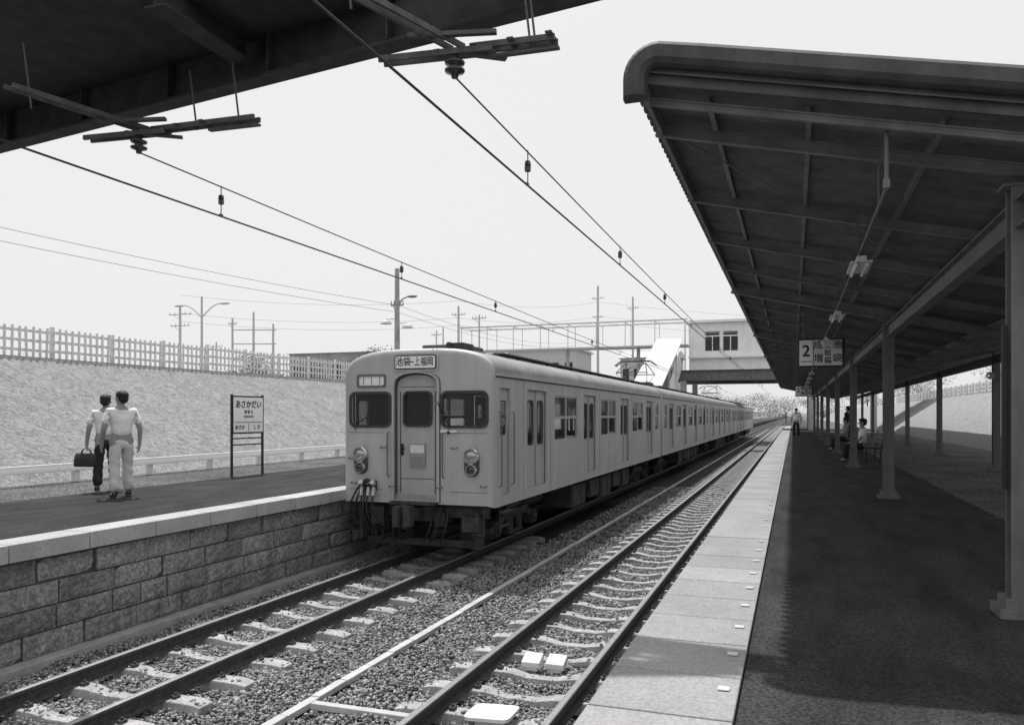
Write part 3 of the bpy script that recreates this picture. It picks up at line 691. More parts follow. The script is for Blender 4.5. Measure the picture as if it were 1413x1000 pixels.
for x in(TL,TR):
    yb=YB[x]; xe=1.32 if x==TL else .78
    br=empty('wire_support_bracket',(x,yb,5.2),'steel channel bracket with insulator hanging below the overpass','wire bracket','brackets below the overpass')
    m=MB(); z=5.27
    for dy in(-.045,.045): m.beam((x-.6,yb-.06+dy,z),(x+.3,yb+.06+dy,z+.01),.025,.045); m.beam((x+.12,yb+.08+dy,z+.05),(x+xe,yb+.1+dy,z+.03),.025,.045)
    for k in range(4): m.box((x-.15+k*.3,yb+.06,z+.045),(.05,.15,.012))
    for dx in(-.05,.05): m.beam((x-.5+dx,yb-1.0,z+.16),(x-.0+dx,yb+.07,z+.07),.022,.045)
    m.beam((x+.02,yb+.1,z+.055),(x+.5,yb+.2,z+.075),.1,.02)
    m.beam((x+.05,yb+.0,z-.005),(x+.34,yb+.22,z+.0),.06,.02); m.beam((x-.3,yb-.2,z+.09),(x+.35,yb-.02,z+.1),.05,.03)
    m.beam((x+xe-.55,yb+.1,z-.02),(x+xe+.02,yb+.11,z-.03),.05,.02)
    m.build('channel_frame',['bracket'],parent=br)
    for px,py in((x+.62,yb+.1),(x+xe-.2,yb+.1),(x-.4,yb-.85)):
        m=MB(); m.cyl((px,py,z),(px-.06,min(py,ex(px)-.1)-.03,5.85),.009,n=6)
        m.build('hanger_rod',['bracket'],parent=br)
    m=MB(); m.lathe((x,yb,5.08),[(0,0),(.025,.0),(.03,.03),(.075,.045),(.08,.06),(.04,.075),(.04,.09),(.075,.105),(.08,.12),(.04,.135),(.03,.15),(.03,.19),(0,.19)],'Z',16); m.build('insulator',['insul'],parent=br,smooth=True)
# ------------------------------------------------------------ canopy
XE,XC,XR=-1.03,3.05,7.13; SL=.225
def rz(X): return 4.84-SL*(min(X,2*XC-X)-XE)
Y0c,Y1c=5.4,69.4
can=empty('platform_canopy',(XC,6.2,TP),'long butterfly platform canopy with corrugated underside and steel posts','platform canopy')
m=MB(); pitch=.14; ny=int((Y1c-Y0c)/pitch*4); xs=[XE,1,XC,5,XR]
vs=[(x,Y0c+j*pitch/4,rz(x)+.03*math.sin(j*math.pi/2)) for j in range(ny+1) for x in xs]; k=len(xs)
m.add(vs,[(j*k+i,j*k+i+1,(j+1)*k+i+1,(j+1)*k+i) for j in range(ny) for i in range(k-1)]); m.build('roof_sheet',['roofsheet'],parent=can,org=(XC,Y0c,4),fix=False)
m=MB(); m.box((XE+.012,(Y0c+Y1c)/2,rz(XE)+.02),(.02,Y1c-Y0c,.04))
for j in range(int((Y1c-Y0c)/pitch)): m.box((XE-.012,Y0c+(j+.25)*pitch,rz(XE)-.02),(.034,pitch*.5,.085))
m.build('eave_trim',['fascia'],parent=can)
m=MB(); path=[]
for X in(XC,2.0,1.0,0,-.6): path.append((X,rz(X)+.13))
cxp,czp=-.84,rz(-.84)+.13
R_=.16
for k in range(0,9):
    a=math.radians(90+90*k/8)
    path.append((cxp+R_*math.cos(a)-.02,czp-R_+R_*math.sin(a)))
path.append((cxp-R_-.02,rz(XE)-.19))
pts=[Vector((p[0],0,p[1])) for p in path]; rings=[]
for i,p in enumerate(pts):
    d=(pts[min(i+1,len(pts)-1)]-pts[max(i-1,0)]).normalized(); rings.append((p,Vector((d.z,0,-d.x))))
sec=[(-.08,.05),(-.07,.0),(-.04,-.03),(.04,-.03),(.07,.0),(.08,.05),(.08,.12),(-.08,.12)]
vs=[];n=len(sec)
for p,nr in rings:
    for a,b in sec: vs.append((p.x+nr.x*a,Y0c+b-.05,p.z+nr.z*a))
fs=[(i*n+j,i*n+(j+1)%n,(i+1)*n+(j+1)%n,(i+1)*n+j) for i in range(len(rings)-1) for j in range(n)]+[tuple(range(n)),tuple((len(rings)-1)*n+j for j in range(n))]
m.add(vs,fs); m.beam((XE+.05,Y0c+.055,rz(XE+.05)+.02),(XC,Y0c+.055,rz(XC)+.02),.03,.16); m.build('end_fascia',['fascia'],parent=can)
rys=[5.62]+[6.2+2*k for k in range(32)]
for i,yy in enumerate(rys):
    main=(i>1 and (i-1)%4==0); h=.15 if main else .085; w=.1 if main else .045
    if i==0: h,w=.055,.035
    m=MB(); zo=-.1
    m.ibeam((XE+.03,yy,rz(XE)+zo-h/2),(XC,yy,rz(XC)+zo-h/2),w,h,.012); m.ibeam((XC,yy,rz(XC)+zo-h/2),(XR-.03,yy,rz(XR)+zo-h/2),w,h,.012)
    m.build('rafter',['canopysteel'],parent=can)
for X in(-.55,.1,.9,1.9,4.4,5.4,6.6):
    m=MB()
    m.ibeam((X,Y0c+.25,rz(X)-.065),(X,Y1c,rz(X)-.065),.035,.06,.008); m.build('purlin',['canopysteel'],parent=can)
for X in(XE+.07,XR-.07):
    m=MB(); m.beam((X,Y0c+.05,rz(X)-.1),(X,Y1c,rz(X)-.1),.03,.13); m.build('eave_beam',['canopysteel'],parent=can)
for k in range(8):
    m=MB(); y0_=6.3+8*k; m.cyl((-.9,y0_,rz(-.9)-.12),(1.4,y0_+3.8,rz(1.4)-.12),.007,n=6); m.build('wind_brace',['canopysteel'],parent=can)
for X in(1.45,4.65):
    m=MB(); m.ibeam((X,Y0c+.5,3.84),(X,Y1c,3.84),.12,.2,.014); m.build('post_top_beam',['steel'],parent=can)
for X in(1.45,4.65):
    for k in range(8):
        yy=6.2+8*k
        if X>4 and yy<10: continue
        m=MB(); tz=rz(X)-.24; m.ibeam((X,yy,TP),(X,yy,tz),.16,.16,.018); m.box((X,yy,TP+.03),(.32,.32,.06)); m.box((X,yy,TP+.09),(.24,.24,.07)); m.box((X,yy,tz-.01),(.26,.2,.02))
        if k==0 and X<4: m.box((X-.11,yy-.03,2.55),(.03,.05,1.1),mi=1)
        m.build('canopy_post',['steel','ink'],parent=can,bevel=.004)
m=MB(); m.box((XC,(Y0c+Y1c)/2,rz(XC)-.06),(.3,Y1c-Y0c,.1)); m.build('valley_gutter',['canopysteel'],parent=can)
m=MB(); m.tube([(.57,5.7,rz(.57)-.05),(.57,5.7,3.97),(.57,66,3.97)],.013)
for k in range(30): m.cyl((.57,6.2+2*k,3.97),(.57,6.2+2*k,rz(.57)-.05),.007,n=6)
m.box((.57,5.7,4.0),(.04,.04,.06)); m.build('light_conduit',['steel'],parent=can)
for k in range(14):
    yy=8.0+4*k; m=MB()
    m.box((.57,yy,3.88),(.08,.64,.05)); m.beam((.57-.065,yy-.32,3.855),(.57-.065,yy+.32,3.855),.05,.015); m.beam((.57+.065,yy-.32,3.855),(.57+.065,yy+.32,3.855),.05,.015); m.cyl((.57,yy,3.9),(.57,yy,3.97),.012)
    f=m.build('hanging_lamp',['lampw'],org=(.57,yy,3.97),label='unlit fluorescent lamp fitting hung below the canopy',cat='lamp',group='lamps below the canopy')
    for dx in(-.045,.045):
        m=MB(); m.cyl((.57+dx,yy-.31,3.83),(.57+dx,yy+.31,3.83),.013); m.build('fluorescent_tube',['white'],parent=f)
def hsign(yy):
    z=3.72; m=MB(); m.box((.52,yy,z),(.86,.2,.56)); 
    s_=m.build('hanging_platform_sign',['steeldark'],label='hanging platform number sign reading 2 below canopy',cat='sign',group='hanging platform signs',org=(.52,yy,z-.28),bevel=.01)
    m=MB(); m.box((.235,yy-.103,z),(.25,.008,.5)); m.box((.635,yy-.103,z),(.52,.008,.5),mi=1); m.build('sign_face',['signwhite','signgrey'],parent=s_)
    m=MB(); f=lambda cx_,cz_: (lambda a,b,t:(cx_+a,yy-.112-t,z+cz_+b))
    m.box((.24,yy-.112,z-.17),(.2,.004,.015))
    text(m,'2',.32,f(.235,.03),bold=.01)
    for cx_,st in((.46,'成増'),(.635,'上板橋'),(.81,'池袋')):
        n_=len(st); sz=.14 if n_==3 else .18
        for i,ch in enumerate(st): text(m,ch,sz,f(cx_,.14-i*((.26 if n_==2 else .3)/(n_-1))),bold=.006)
    m.build('sign_lettering',['ink'],parent=s_)
    for X in(.2,.84):
        m=MB(); m.cyl((X,yy,z+.28),(X,yy,rz(X)-.1),.015); m.build('hanger_rod',['steel'],parent=s_)
hsign(16.9); hsign(44)
m=MB(); m.lathe((4.5,22.2,3.45),[(.02,.06),(.03,.0),(.09,-.12),(.095,-.125)],'Y',14); m.box((4.56,22.2,3.45),(.1,.03,.03)); m.build('loudspeaker',['lampw'],label='horn loudspeaker mounted on a canopy post',cat='loudspeaker')
def bench(x,y):
    b=empty('bench',(x,y,TP),'slatted platform bench under the canopy','bench','platform benches')
    m=MB()
    for k in range(4): m.box((x-.15+k*.1,y,TP+.43),(.08,1.8,.03))
    m.build('seat',['steel'],parent=b)
    m=MB()
    for k in range(3): m.box((x+.25+.02*k,y,TP+.58+k*.11),(.03,1.8,.08))
    m.build('backrest',['steel'],parent=b)
    for q in(-.8,.8):
        m=MB(); m.beam((x-.15,y+q,TP),(x-.15,y+q,TP+.42),.04,.04); m.beam((x+.2,y+q,TP),(x+.3,y+q,TP+.85),.04,.04); m.beam((x-.17,y+q,TP+.4),(x+.22,y+q,TP+.4),.04,.04); m.build('leg',['steeldark'],parent=b)
for yy in(25.5,33.5,41.5): bench(2.1,yy)
# ------------------------------------------------------------ station name board
sx=-11.5; b=empty('station_name_board',(sx,14.85,TP),'framed station name board on two dark steel posts','sign')
yb_=14.82
m=MB(); m.box((sx,yb_,2.5),(.05,1.08,.84)); m.build('board_frame',['ink'],parent=b,bevel=.005)
m=MB(); m.box((sx+.028,yb_,2.5),(.008,1.01,.77)); m.build('board_face',['signwhite'],parent=b)
m=MB(); f=lambda dy,cz:(lambda a,bb,t:(sx+.036+t,yb_+dy+a,cz+bb))
text(m,'あさかだい',.19,f(0,2.72),xs=.95,bold=.015); text(m,'朝 霞 台',.085,f(0,2.56)); text(m,'ASAKADAI',.07,f(0,2.46)); text(m,'あさか',.11,f(-.3,2.22),bold=.01); text(m,'し き',.11,f(.28,2.22),bold=.01); m.box((sx+.036,yb_,2.335),(.004,.95,.012)); m.box((sx+.036,yb_,2.225),(.004,.01,.18))
m.build('board_lettering',['ink'],parent=b)
for q in(-.53,.53):
    m=MB(); m.beam((sx,yb_+q,TP-.05),(sx,yb_+q,2.95),.04,.045); m.build('post',['steeldark'],parent=b)
for z in(1.98,1.84): 
    m=MB(); m.beam((sx,yb_-.52,z),(sx,yb_+.52,z),.025,.03); m.build('cross_bar',['steeldark'],parent=b)
# ------------------------------------------------------------ guard rails & fence
gr=empty('guard_rail',(-13.9,4,TP),'low white beam guard rail on short posts','guard rail','low white guard rails')
m=MB(); m.box((-13.9,6,1.44),(.1,3.99,.15)); m.box((-13.845,6,1.41),(.02,3.99,.06))
m.build('rail_beam',['signwhite'],parent=gr)
for q in(.5,2.5):
    m=MB(); m.box((-13.96,4+q,TP+.14),(.1,.12,.3)); m.build('post',['white'],parent=gr)
for k in range(1,24): copytree(gr,loc=(-13.9,4+4*k,TP))
FZ=4.0
fp=empty('fence_panel',(-18.75,6,FZ),'weathered pale picket fence panel on the bank','fence','fence panels on the banks')
m=MB(); m.box((-18.75,6.05,FZ+.42),(.1,.09,.88)); m.build('post',['wood'],parent=fp,bevel=.01)
for z in(.2,.45,.7):
    m=MB(); m.box((-18.68,7,FZ+z),(.035,2,.07)); m.build('rail',['wood'],parent=fp)
m=MB()
for k in range(1,10): m.box((-18.64,6+k*.2+random.uniform(-.015,.015),FZ+.4+random.uniform(-.02,.02)),(.03,.06,.8),rot=(random.uniform(-.04,.04),0,0))
m.build('pickets',['wood'],parent=fp)
for k in range(1,52): copytree(fp,loc=(-18.75,6+2*k,FZ+random.uniform(-.03,.03)))
for k in range(10,50): copytree(fp,loc=(11.6,6+2*k,3.85),rotz=0)
# ------------------------------------------------------------ poles
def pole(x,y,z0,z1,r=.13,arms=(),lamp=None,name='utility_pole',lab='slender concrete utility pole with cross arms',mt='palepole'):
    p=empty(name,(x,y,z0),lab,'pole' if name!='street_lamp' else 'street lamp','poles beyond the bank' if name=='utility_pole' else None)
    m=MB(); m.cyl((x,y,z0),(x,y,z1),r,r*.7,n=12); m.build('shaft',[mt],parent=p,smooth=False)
    for (z,w) in arms:
        m=MB(); m.beam((x-w,y,z),(x+w,y,z),.06,.06); m.beam((x-w*.6,y,z-.02),(x,y,z-.5),.03,.03)
        for q in(-1,-.5,.5,1): m.cyl((x+q*w*.95,y,z+.03),(x+q*w*.95,y,z+.2),.03,.02)
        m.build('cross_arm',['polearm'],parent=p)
    if lamp:
        for s_ in lamp:
            m=MB(); P=[(x,y,z1-1.6)]+[(x+s_*1.7*u,y,z1-1.6+1.0*math.sin(u*1.57)) for u in(.25,.5,.75,1)]; m.tube(P,.05); m.ell((x+s_*2.1,y,z1-.62),(.5,.16,.1)); m.build('lamp_arm',['palesteel'],parent=p)
    return p
pole(-50.8,56.3,4,12,.14,((11.3,1.2),(10.3,1.0)))
pole(-42,48.8,4,11.4,.11,(),(-1,1),'street_lamp','twin armed street lamp beyond the bank')
pole(-53.1,66.1,4,12.2,.14,((11.6,.5),))
hf=empty('utility_pole',(-50.1,67,4),'twin concrete pole frame with cross beams','pole')
m=MB(); m.cyl((-51.1,66.8,4),(-51.1,66.8,12.8),.16,.1); m.build('shaft',['palepole'],parent=hf)
m=MB(); m.cyl((-49.2,67.4,4),(-49.2,67.4,11.6),.16,.1); m.build('shaft',['palepole'],parent=hf)
for z in(8.2,9.6,11.0):
    m=MB(); m.beam((-53,66.2,z),(-48.9,67.5,z),.09,.1); m.build('cross_beam',['palepole'],parent=hf)
pole(-60,72,4,10.5,.12,((10,.8),)); pole(-75,50,4,10,.12,((9.5,.8),)); pole(-58,40,4,9,.12)
pole(-29.7,69,4,12.7,.14,((11.9,.7),)); pole(-20.8,88,4,17,.17,((15.6,.7),(13.5,.6))); pole(-17.1,89.4,4,15.8,.15,((14.5,.6),))
pole(-34,75,4,11.5,.1); pole(-24,60,4,10.6,.09,((10.3,.6),)); pole(-38,82,4,12,.1,((11.5,.6),)); pole(-12,95,4,13,.1)
pp=pole(-16.4,31.3,2.5,8.9,.14,((7.3,.3),),None,'catenary_mast','concrete mast with reflector lamps beside the line',mt='pole')
for dx,z in((-.55,6.55),(.5,6.35)):
    m=MB(); m.beam((-16.4,31.3,z+.15),(-16.4+dx,31.3,z+.15),.04,.04); m.lathe((-16.4+dx,31.3,z-.05),[(.27,0),(.22,.1),(.06,.17),(0,.18)],'Z',16); m.build('reflector_lamp',['lampw'],parent=pp)
sl_=empty('street_lamp',(-18.9,36,4),'single curved arm street lamp on the bank','street lamp')
m=MB(); m.cyl((-18.9,36,4),(-18.9,36,7.2),.06,.04); m.tube([(-18.9,36,7.2),(-18.85,36,7.8),(-18.6,36,8.3),(-18.2,36,8.45)],.035); m.ell((-18.0,36,8.42),(.28,.1,.07)); m.build('lamp_column',['steel'],parent=sl_)
# ------------------------------------------------------------ station bridge
FY=75
st=empty('station_building',(-3,FY,6),'white concourse building on girders spanning the tracks','station building')
m=MB()
holes=[rr(-7.0,9.2,1.4,1.9),rr(-5.4,9.2,1.4,1.9),rr(-1,9.2,3,1.9),rr(4,9.2,3,1.9)]
panel(m,[(-9,6.6),(9,6.6),(9,10.9),(-9,10.9)],holes,.2,lambda a,b,t:(a,FY+t,b))
m.box((0,FY+9,8.7),(18,.2,4.3)); m.box((-9.0,FY+4.5,8.75),(.2,8.8,4.3)); m.box((9.0,FY+4.5,8.75),(.2,8.8,4.3)); m.box((0,FY+4.5,7.35),(17.6,8.7,.15)); m.build('hall_wall',['wall'],parent=st)
m=MB(); m.box((0,FY+4.4,11.03),(18.8,10,.22)); m.build('roof',['white'],parent=st)
m=MB(); m.box((0,FY-.3,7.75),(18.2,.5,.16)); m.build('ledge',['white'],parent=st)
for hx,w in((-7.0,1.4),(-5.4,1.4),(-1,3),(4,3)):
    m=MB(); panel(m,rr(hx,9.2,w,1.9),[rr(hx-w/4+.01,9.0,w/2-.1,1.3),rr(hx+w/4-.01,9.0,w/2-.1,1.3),rr(hx,9.93,w-.16,.32)],.08,lambda a,b,t:(a,FY+.02+t,b)); w_=m.build('window',['white'],parent=st)
    m=MB(); m.box((hx,FY+.05,9.2),(w-.02,.01,1.86)); m.build('window_glass',['glass'],parent=w_)
for yy in(FY,FY+3,FY+6,FY+9):
    m=MB(); m.ibeam((-10.5,yy,6.1),(9.5,yy,6.1),.4,.95,.04); m.build('deck_girder',['steel'],parent=st)  # lighter than the near girders, colour stands in for haze
m=MB(); m.box((-.5,FY+4.5,6.59),(20,9.6,.03)); m.build('floor_deck',['steel'],parent=st)
for x,yy in((-9.6,FY),(1.5,FY),(6.5,FY),(-9.6,FY+9),(1.5,FY+9)):
    m=MB(); m.box((x,yy,(TP+5.6)/2),(.5,.5,5.6-TP)); m.build('pier',['concrete'],parent=st)
fb=empty('footbridge',(-22,FY,6),'open steel frame footbridge leading to the station','footbridge')
m=MB(); m.box((-20.6,FY+1,8.95),(22.8,2.6,.12)); m.build('deck',['palesteel'],parent=fb)
for dy in(-.4,2.4):
    m=MB(); m.beam((-32,FY+dy,11.3),(-9.2,FY+dy,11.3),.1,.13); m.build('railing',['palesteel'],parent=fb)
for k in range(9):
    X=-31.8+k*2.8; m=MB()
    for dy in(-.4,2.4): m.beam((X,FY+dy,8.9),(X,FY+dy,11.3),.06,.07)
    m.beam((X,FY-.4,11.2),(X,FY+2.4,11.2),.07,.07); m.beam((X,FY-.4,8.9),(X,FY+2.4,8.9),.07,.07); m.build('frame_post',['palesteel'],parent=fb)
for X in(-31.5,-21,-14):
    m=MB(); m.beam((X,FY+1,3),(X,FY+1,8.9),.3,.3); m.build('pier',['concrete'],parent=fb)
ss=empty('station_stairs',(-10.5,66,TP),'white panelled covered stairway down to the platform','stairs')
for x in(-9.75,-11.6):
    m=MB(); v=[(x,63,TP+.4),(x,74.3,6.4),(x,74.3,8.6),(x,64.3,3.3),(x,63,2.6)]; m.add(v+[(x-.1,b_,c_) for a_,b_,c_ in v],[(0,1,2,3,4),(5,6,7,8,9)]+[(i,(i+1)%5,5+(i+1)%5,5+i) for i in range(5)]); m.build('side_panel',['wall'],parent=ss)
m=MB()
for k in range(26): m.box((-10.7,63.3+k*.43,TP+.12+k*.215),(1.7,.44,.2))
m.build('steps',['concrete'],parent=ss)
m=MB(); m.beam((-10.7,61.5,4.7),(-10.7,74,9.5),2.4,.08)
for k in range(14): m.beam((-11.9,61.9+k*.9,4.7+.16+k*.9*.384-.04),(-9.5,61.9+k*.9,4.7+.16+k*.9*.384-.04),.06,.06)
m.build('roof',['tin'],parent=ss)
for yy,zz in((62,4.9),(66,6.4),(70,8.0)):
    for x in(-9.6,-11.8):
        m=MB(); m.beam((x,yy,TP),(x,yy,zz-.05),.1,.1); m.build('roof_post',['palesteel'],parent=ss)
def house(x,y,w,d,z0,h,rh,lab,nm='building',mt='build'):
    r=empty(nm,(x,y,z0),lab,'building')
    m=MB(); holes=[rr(x-w/2+w*(k+.5)/5,z0+h*.62,w/9,h*.28) for k in range(5)]
    panel(m,[(x-w/2,z0),(x+w/2,z0),(x+w/2,z0+h),(x-w/2,z0+h)],holes,.1,lambda a,b,t:(a,y-d/2+t,b)); m.box((x,y+d/2,z0+h/2),(w,.1,h)); m.box((x-w/2+.06,y,z0+h/2),(.1,d-.12,h)); m.box((x+w/2-.06,y,z0+h/2),(.1,d-.12,h)); m.build('wall',[mt],parent=r)
    m=MB(); m.add([(x-w/2-.4,y-d/2-.4,z0+h),(x+w/2+.4,y-d/2-.4,z0+h),(x+w/2+.4,y+d/2+.4,z0+h),(x-w/2-.4,y+d/2+.4,z0+h),(x-w/2-.2,y,z0+h+rh),(x+w/2+.2,y,z0+h+rh)],[(0,1,5,4),(2,3,4,5),(0,4,3),(1,2,5),(0,1,2,3)]); m.build('roof',['tin'],parent=r)
    for k in range(5):
        m=MB(); m.box((x-w/2+w*(k+.5)/5,y-d/2+.02,z0+h*.62),(w/9,.02,h*.28)); m.build('window',['glass'],parent=r)
house(-50,84,13,7,4,5.7,.35,'long low flat grey shed beyond the picket fence',mt='buildlow')
house(-30,100,9,8,4,6.6,.6,'two storey grey building beyond the footbridge')
house(-17,102,7,6,4,5.6,1.0,'small gable roofed house behind the stairs')
house(24,60,5,4,3.85,2.0,.5,'small pale hut on the bank',mt='wall')
# ------------------------------------------------------------ trees
def tree(x,y,z0,h,w,lab,n=2600,seed=1,leaf='leaf'):
    rnd=np.random.RandomState(seed)
    t=empty('tree',(x,y,z0),lab,'tree','trees beyond the station')
    m=MB(); m.tube([(x,y,z0),(x+.1,y,z0+h*.3),(x-.1,y+.1,z0+h*.6)],h*.018,n=7)
    cl=[]
    for k in range(11):
        a=rnd.rand()*6.28; rr_=w*.5*rnd.uniform(.25,.85); zz=z0+h*rnd.uniform(.3,.92); p=(x+rr_*math.cos(a),y+rr_*math.sin(a),zz); m.cyl((x,y,z0+h*rnd.uniform(.2,.5)),p,h*.009,h*.003,n=5); cl.append(p)
    m.build('trunk',['bark'],parent=t)
    C=np.array(cl); idx=rnd.randint(0,len(C),n); P=C[idx]+rnd.normal(0,1,(n,3))*np.array([w*.12,w*.12,h*.09])
    V=[];s_=h*.02
    for p in P:
        a=rnd.normal(0,1,3); a/=np.linalg.norm(a); b_=np.cross(a,rnd.normal(0,1,3)); b_/=np.linalg.norm(b_); q=s_*rnd.uniform(.6,1.5)
        V+=[p-a*q,p+b_*q*.6,p+a*q,p-b_*q*.6]
    m=MB(); m.add(V,[(4*i,4*i+1,4*i+2,4*i+3) for i in range(n)]); m.build('crown',[leaf],parent=t,fix=False)
    return t
t1=tree(-29.8,53,4,3.4,4.2,'small leafy tree beyond the fence',seed=2)
t2=tree(-2,230,-.2,7,12,'haze-tinted distant tree closing the line',seed=4,leaf='leaffar',n=3500)
for x,y,sc in((-51,66.8,1.3),(-27,47,.7),(-40,60,.9),(-34,27,.38),(-37,31,.4)):
    copytree(t1,loc=(x,y,3.9),rotz=random.uniform(0,6),scale=sc)
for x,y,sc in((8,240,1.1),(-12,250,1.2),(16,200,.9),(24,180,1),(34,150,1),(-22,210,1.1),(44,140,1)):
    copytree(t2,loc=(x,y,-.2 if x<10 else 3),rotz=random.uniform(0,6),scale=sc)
# ------------------------------------------------------------ people
def person(x,y,z,head,label,shirt,trous,arms='down',stride=.0,seated=False,scale=1.0,headturn=0):
    R=Matrix.Rotation(head,3,'Z')
    def T(p,sc=scale): q=R@(Vector(p)*sc); return (q.x+x,q.y+y,q.z+z)
    s=stride
    n={}; e=[]
    n['pelvis']=((0,0,.95),.12); n['waist']=((0,0,1.08),.12); n['chest']=((0,0,1.28),.145); n['upper']=((0,0,1.40),.105); n['neck']=((0,.005,1.49),.056); n['jaw']=((0,.025,1.56),.07); n['skull']=((0,.012,1.635),.096); n['crown']=((0,.0,1.69),.062)
    e+=[('pelvis','waist'),('waist','chest'),('chest','upper'),('upper','neck'),('neck','jaw'),('jaw','skull'),('skull','crown')]
    for sd_,nm in((-1,'l'),(1,'r')):
        f=s*sd_
        if seated:
            n['hip'+nm]=((sd_*.1,.02,.93),.09); n['knee'+nm]=((sd_*.13,.45,.95),.062); n['ank'+nm]=((sd_*.13,.48,.55),.04); n['toe'+nm]=((sd_*.14,.62,.5),.03)
        else:
            n['hip'+nm]=((sd_*.095,0,.88),.095); n['knee'+nm]=((sd_*.12,.03+f*.6,.49),.065); n['ank'+nm]=((sd_*.14,f-.02,.09),.043); n['toe'+nm]=((sd_*.16,f+.13,.035),.03)
        e+=[('pelvis','hip'+nm),('hip'+nm,'knee'+nm),('knee'+nm,'ank'+nm),('ank'+nm,'toe'+nm)]
        n['sh'+nm]=((sd_*.18,0,1.405),.066)
        if arms=='hip' and sd_>0: el=(sd_*.35,-.10,1.16); wr=(sd_*.27,.06,.97); hd=(sd_*.23,.12,.92)
        elif arms=='bag' and sd_<0: el=(sd_*.27,-.02,1.13); wr=(sd_*.30,.04,.88); hd=(sd_*.30,.05,.80)
        elif seated: el=(sd_*.24,.06,1.16); wr=(sd_*.17,.27,1.04); hd=(sd_*.14,.34,1.03)
        else: el=(sd_*.275,-.04-.1*f,1.13); wr=(sd_*.28,.03-.4*f,.89); hd=(sd_*.275,.05-.5*f,.81)
        n['el'+nm]=(el,.047); n['wr'+nm]=(wr,.032); n['pa'+nm]=(hd,.036)
        e+=[('upper','sh'+nm),('sh'+nm,'el'+nm),('el'+nm,'wr'+nm),('wr'+nm,'pa'+nm)]
        d=(Vector(hd)-Vector(wr)).normalized(); sdv=Vector((0,1,0)) if abs(d.y)<.7 else Vector((1,0,0)); inn=Vector((-sd_,0,0)) if abs(d.y)<.7 else Vector((0,0,-1))
        cl=.045 if arms=='bag' and sd_<0 else .018
        for k,(o,ln) in enumerate(((-.03,.06),(-.01,.072),(.01,.078),(.03,.07))):
            p0=Vector(hd)+d*.025+sdv*o; p1=p0+d*ln*.5+inn*.006; p2=p0+d*ln*(.9 if cl<.03 else .5)+inn*cl
            n[f'f{k}a'+nm]=(tuple(p0),.0105); n[f'f{k}b'+nm]=(tuple(p1),.0095); n[f'f{k}c'+nm]=(tuple(p2),.0075); e+=[('pa'+nm,f'f{k}a'+nm),(f'f{k}a'+nm,f'f{k}b'+nm),(f'f{k}b'+nm,f'f{k}c'+nm)]
        p1=Vector(hd)+sdv*.045-d*.005+inn*.01; p2=p1+d*.04+sdv*.012+inn*.012
        n['ta'+nm]=(tuple(p1),.012); n['tb'+nm]=(tuple(p2),.009); e+=[('pa'+nm,'ta'+nm),('ta'+nm,'tb'+nm)]
    vs,fs=skin(n,e,'pelvis')
    def flat(v):
        v=v.copy()
        if .9<v.z<1.46 and abs(v.x)<.2 and not (seated and v.y>.15): 
            k=min(1,(1.46-v.z)/.08); v.y*=1-.28*k; v.x*=1+.16*k
        if v.z>1.5: 
            c_,s2=math.cos(headturn),math.sin(headturn); v.x*=.86; v.x,v.y=v.x*c_-v.y*s2,v.x*s2+v.y*c_
        return v
    m=MB(); m.add([T(flat(v)) for v in vs],fs)
    ht=Matrix.Rotation(headturn,3,'Z')
    def H(p): return T(ht@Vector(p))
    RR=R@ht
    m.ell(H((0,.118,1.60)),(.013*scale,.02*scale,.024*scale),8,6,mtx=RR)
    for sx_ in(-1,1): m.ell(H((sx_*.085,-.0,1.605)),(.012*scale,.022*scale,.034*scale),8,6,mtx=RR); m.ell(H((sx_*.032,.098,1.635)),(.012*scale,.008*scale,.008*scale),6,4,mtx=RR,mi=1)
    m.ell(H((0,.102,1.555)),(.025*scale,.008*scale,.007*scale),8,4,mtx=RR,mi=1)
    P=m.build('person',['skin','hair'],org=(x,y,z),label=label,cat='person',smooth=True,fix=False)
    m=MB(); m.ell(H((0,-.018,1.668)),(.092*scale,.11*scale,.084*scale),18,12,mtx=RR); m.ell(H((0,-.05,1.62)),(.082*scale,.07*scale,.088*scale),16,10,mtx=RR); m.ell(H((.02,.07,1.71)),(.055*scale,.04*scale,.03*scale),10,6,mtx=RR)
    m.build('hair',['hair'],parent=P,smooth=True,fix=False)
    ks=['pelvis','waist','chest','upper','shl','shr']; ed=[('pelvis','waist'),('waist','chest'),('chest','upper'),('upper','shl'),('upper','shr')]
    nn={k:(n[k][0],n[k][1]+.024) for k in ks}; nn['upper']=((0,0,1.41),.108); nn['pelvis']=((0,0,.97),.138); nn['waist']=((0,0,1.09),.15)
    for nm in 'lr':
        a=Vector(n['sh'+nm][0]); b_=Vector(n['el'+nm][0]); nn['sh'+nm]=(tuple(a),.078); nn['sl'+nm]=(tuple(a.lerp(b_,.45)),.078); nn['sm'+nm]=(tuple(a.lerp(b_,.85)),.08); ed+=[('sh'+nm,'sl'+nm),('sl'+nm,'sm'+nm)]
    v2,f2=skin(nn,ed,'pelvis'); m=MB()
    out=[]
    for v in v2:
        w=flat(v); w.x+=.006*math.sin(v.z*55+v.y*30); w.y+=.009*math.sin(v.z*38+v.x*26)*math.sin(v.x*22+1); out.append(T(w))
    m.add(out,f2); m.build('shirt',[shirt],parent=P,smooth=True,fix=False)
    ks=['pelvis']+[a+b_ for a in('hip','knee','ank') for b_ in 'lr']; ed=[('pelvis','hipl'),('pelvis','hipr'),('hipl','kneel'),('hipr','kneer'),('kneel','ankl'),('kneer','ankr')]
    nn={k:(n[k][0],n[k][1]+.02+(.026 if 'ank' in k else 0)) for k in ks}; nn['belt']=((0,0,1.03),.122); nn['pelvis']=((0,0,.93),.125); ed.append(('pelvis','belt'))
    v2,f2=skin(nn,ed,'pelvis'); m=MB(); out=[]
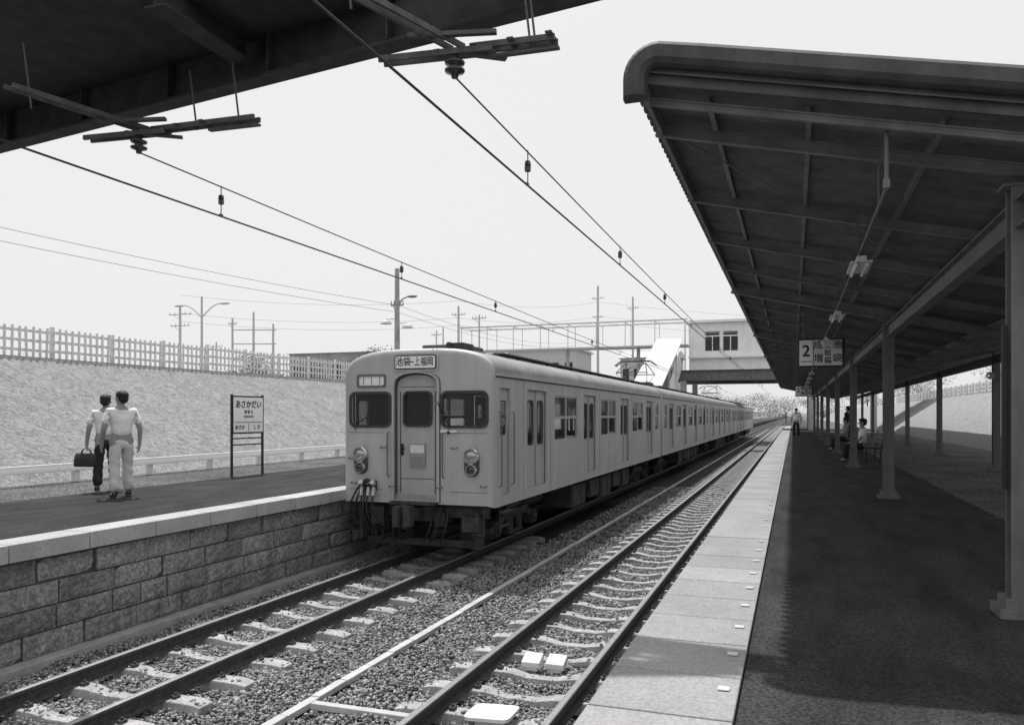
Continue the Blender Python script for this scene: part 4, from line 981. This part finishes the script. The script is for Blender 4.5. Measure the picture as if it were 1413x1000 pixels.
    for v in v2:
        w=flat(v); w.y+=.008*math.sin(v.z*34+v.x*20); w.x+=.006*math.sin(v.z*47); out.append(T(w))
    m.add(out,f2); tr=m.build('trousers',[trous],parent=P,smooth=True,fix=False)
    for nm in 'lr':
        a=Vector(n['ank'+nm][0]); t_=Vector(n['toe'+nm][0]); zb=a.z-.05
        v2,f2=skin({'a':((a.x,a.y-.045,zb+.01),.04),'b':((a.x,a.y+.06,zb+.005),.042),'c':((t_.x,a.y+.17,zb),.036),'d':((a.x,a.y-.01,a.z),.045)},[('a','b'),('b','c'),('a','d')],'a')
        m=MB(); m.add([T((v.x,v.y,max(v.z,a.z-.089))) for v in v2],f2); m.build('shoe',['leather'],parent=P,smooth=True,fix=False)
    return P
person(-10.40,10.2,TP,math.radians(62),'man in white shirt and pale trousers standing, seen from behind','shirt','trousers',arms='down',stride=.11,headturn=math.radians(25),scale=1.0)
BX,BY,BA=-11.47,10.9,math.radians(50)
person(BX,BY,TP,BA,'man in white shirt and dark trousers holding a bag','shirt','trousersd',arms='bag',stride=.05,headturn=math.radians(-20),scale=.98)
Rb=Matrix.Rotation(BA,3,'Z'); hx=Rb@Vector((-.30,.07,0)); bx,by=BX+hx.x,BY+hx.y; RB2=Matrix.Rotation(BA+.9,3,'Z')
bg2=empty('handbag',(bx,by,TP+.4),'dark leather travel bag held in a hand','bag')
vs=[];fs=[]
for k,(z_,w_,d_) in enumerate(((0,.21,.07),(.05,.22,.085),(.14,.21,.075),(.21,.20,.035),(.235,.19,.012))):
    for a,b_ in rr(0,0,w_,d_*2,d_*.6,3): 
        q=RB2@Vector((b_,a*2,0)); vs.append((bx+q.x,by+q.y,TP+.44+z_))
nq=16
for k in range(4):
    for i in range(nq): fs.append((k*nq+i,k*nq+(i+1)%nq,(k+1)*nq+(i+1)%nq,(k+1)*nq+i))
fs+=[tuple(range(nq)),tuple(range(4*nq,5*nq))]
m=MB(); m.add(vs,fs); m.build('bag_body',['leather'],parent=bg2,smooth=False)
for dx in(-.02,.02):
    P=[]
    for k in range(9):
        a=math.pi*k/8; q=RB2@Vector((dx*(1-math.sin(a)),.09*math.cos(a),0)); P.append((bx+q.x,by+q.y,TP+.665+.1*math.sin(a)))
    m=MB(); m.tube(P,.008); m.build('handle',['leather'],parent=bg2)
person(.15,50,TP,math.radians(170),'person in white shirt waiting on the platform','shirt','trousersd')
person(2.3,38.6,TP,math.radians(60),'person in dark clothes standing near a bench','trousersd','trousersd')
person(1.9,25.3,TP-.5,math.radians(90),'person in pale shirt sitting on a bench','shirt','trousersd',seated=True)
person(1.9,33.2,TP-.5,math.radians(90),'person in grey shirt sitting on a bench','shirt2','trousersd',seated=True)
person(2.7,44,TP,math.radians(100),'person in white shirt waiting by a canopy post','shirt','trousers')
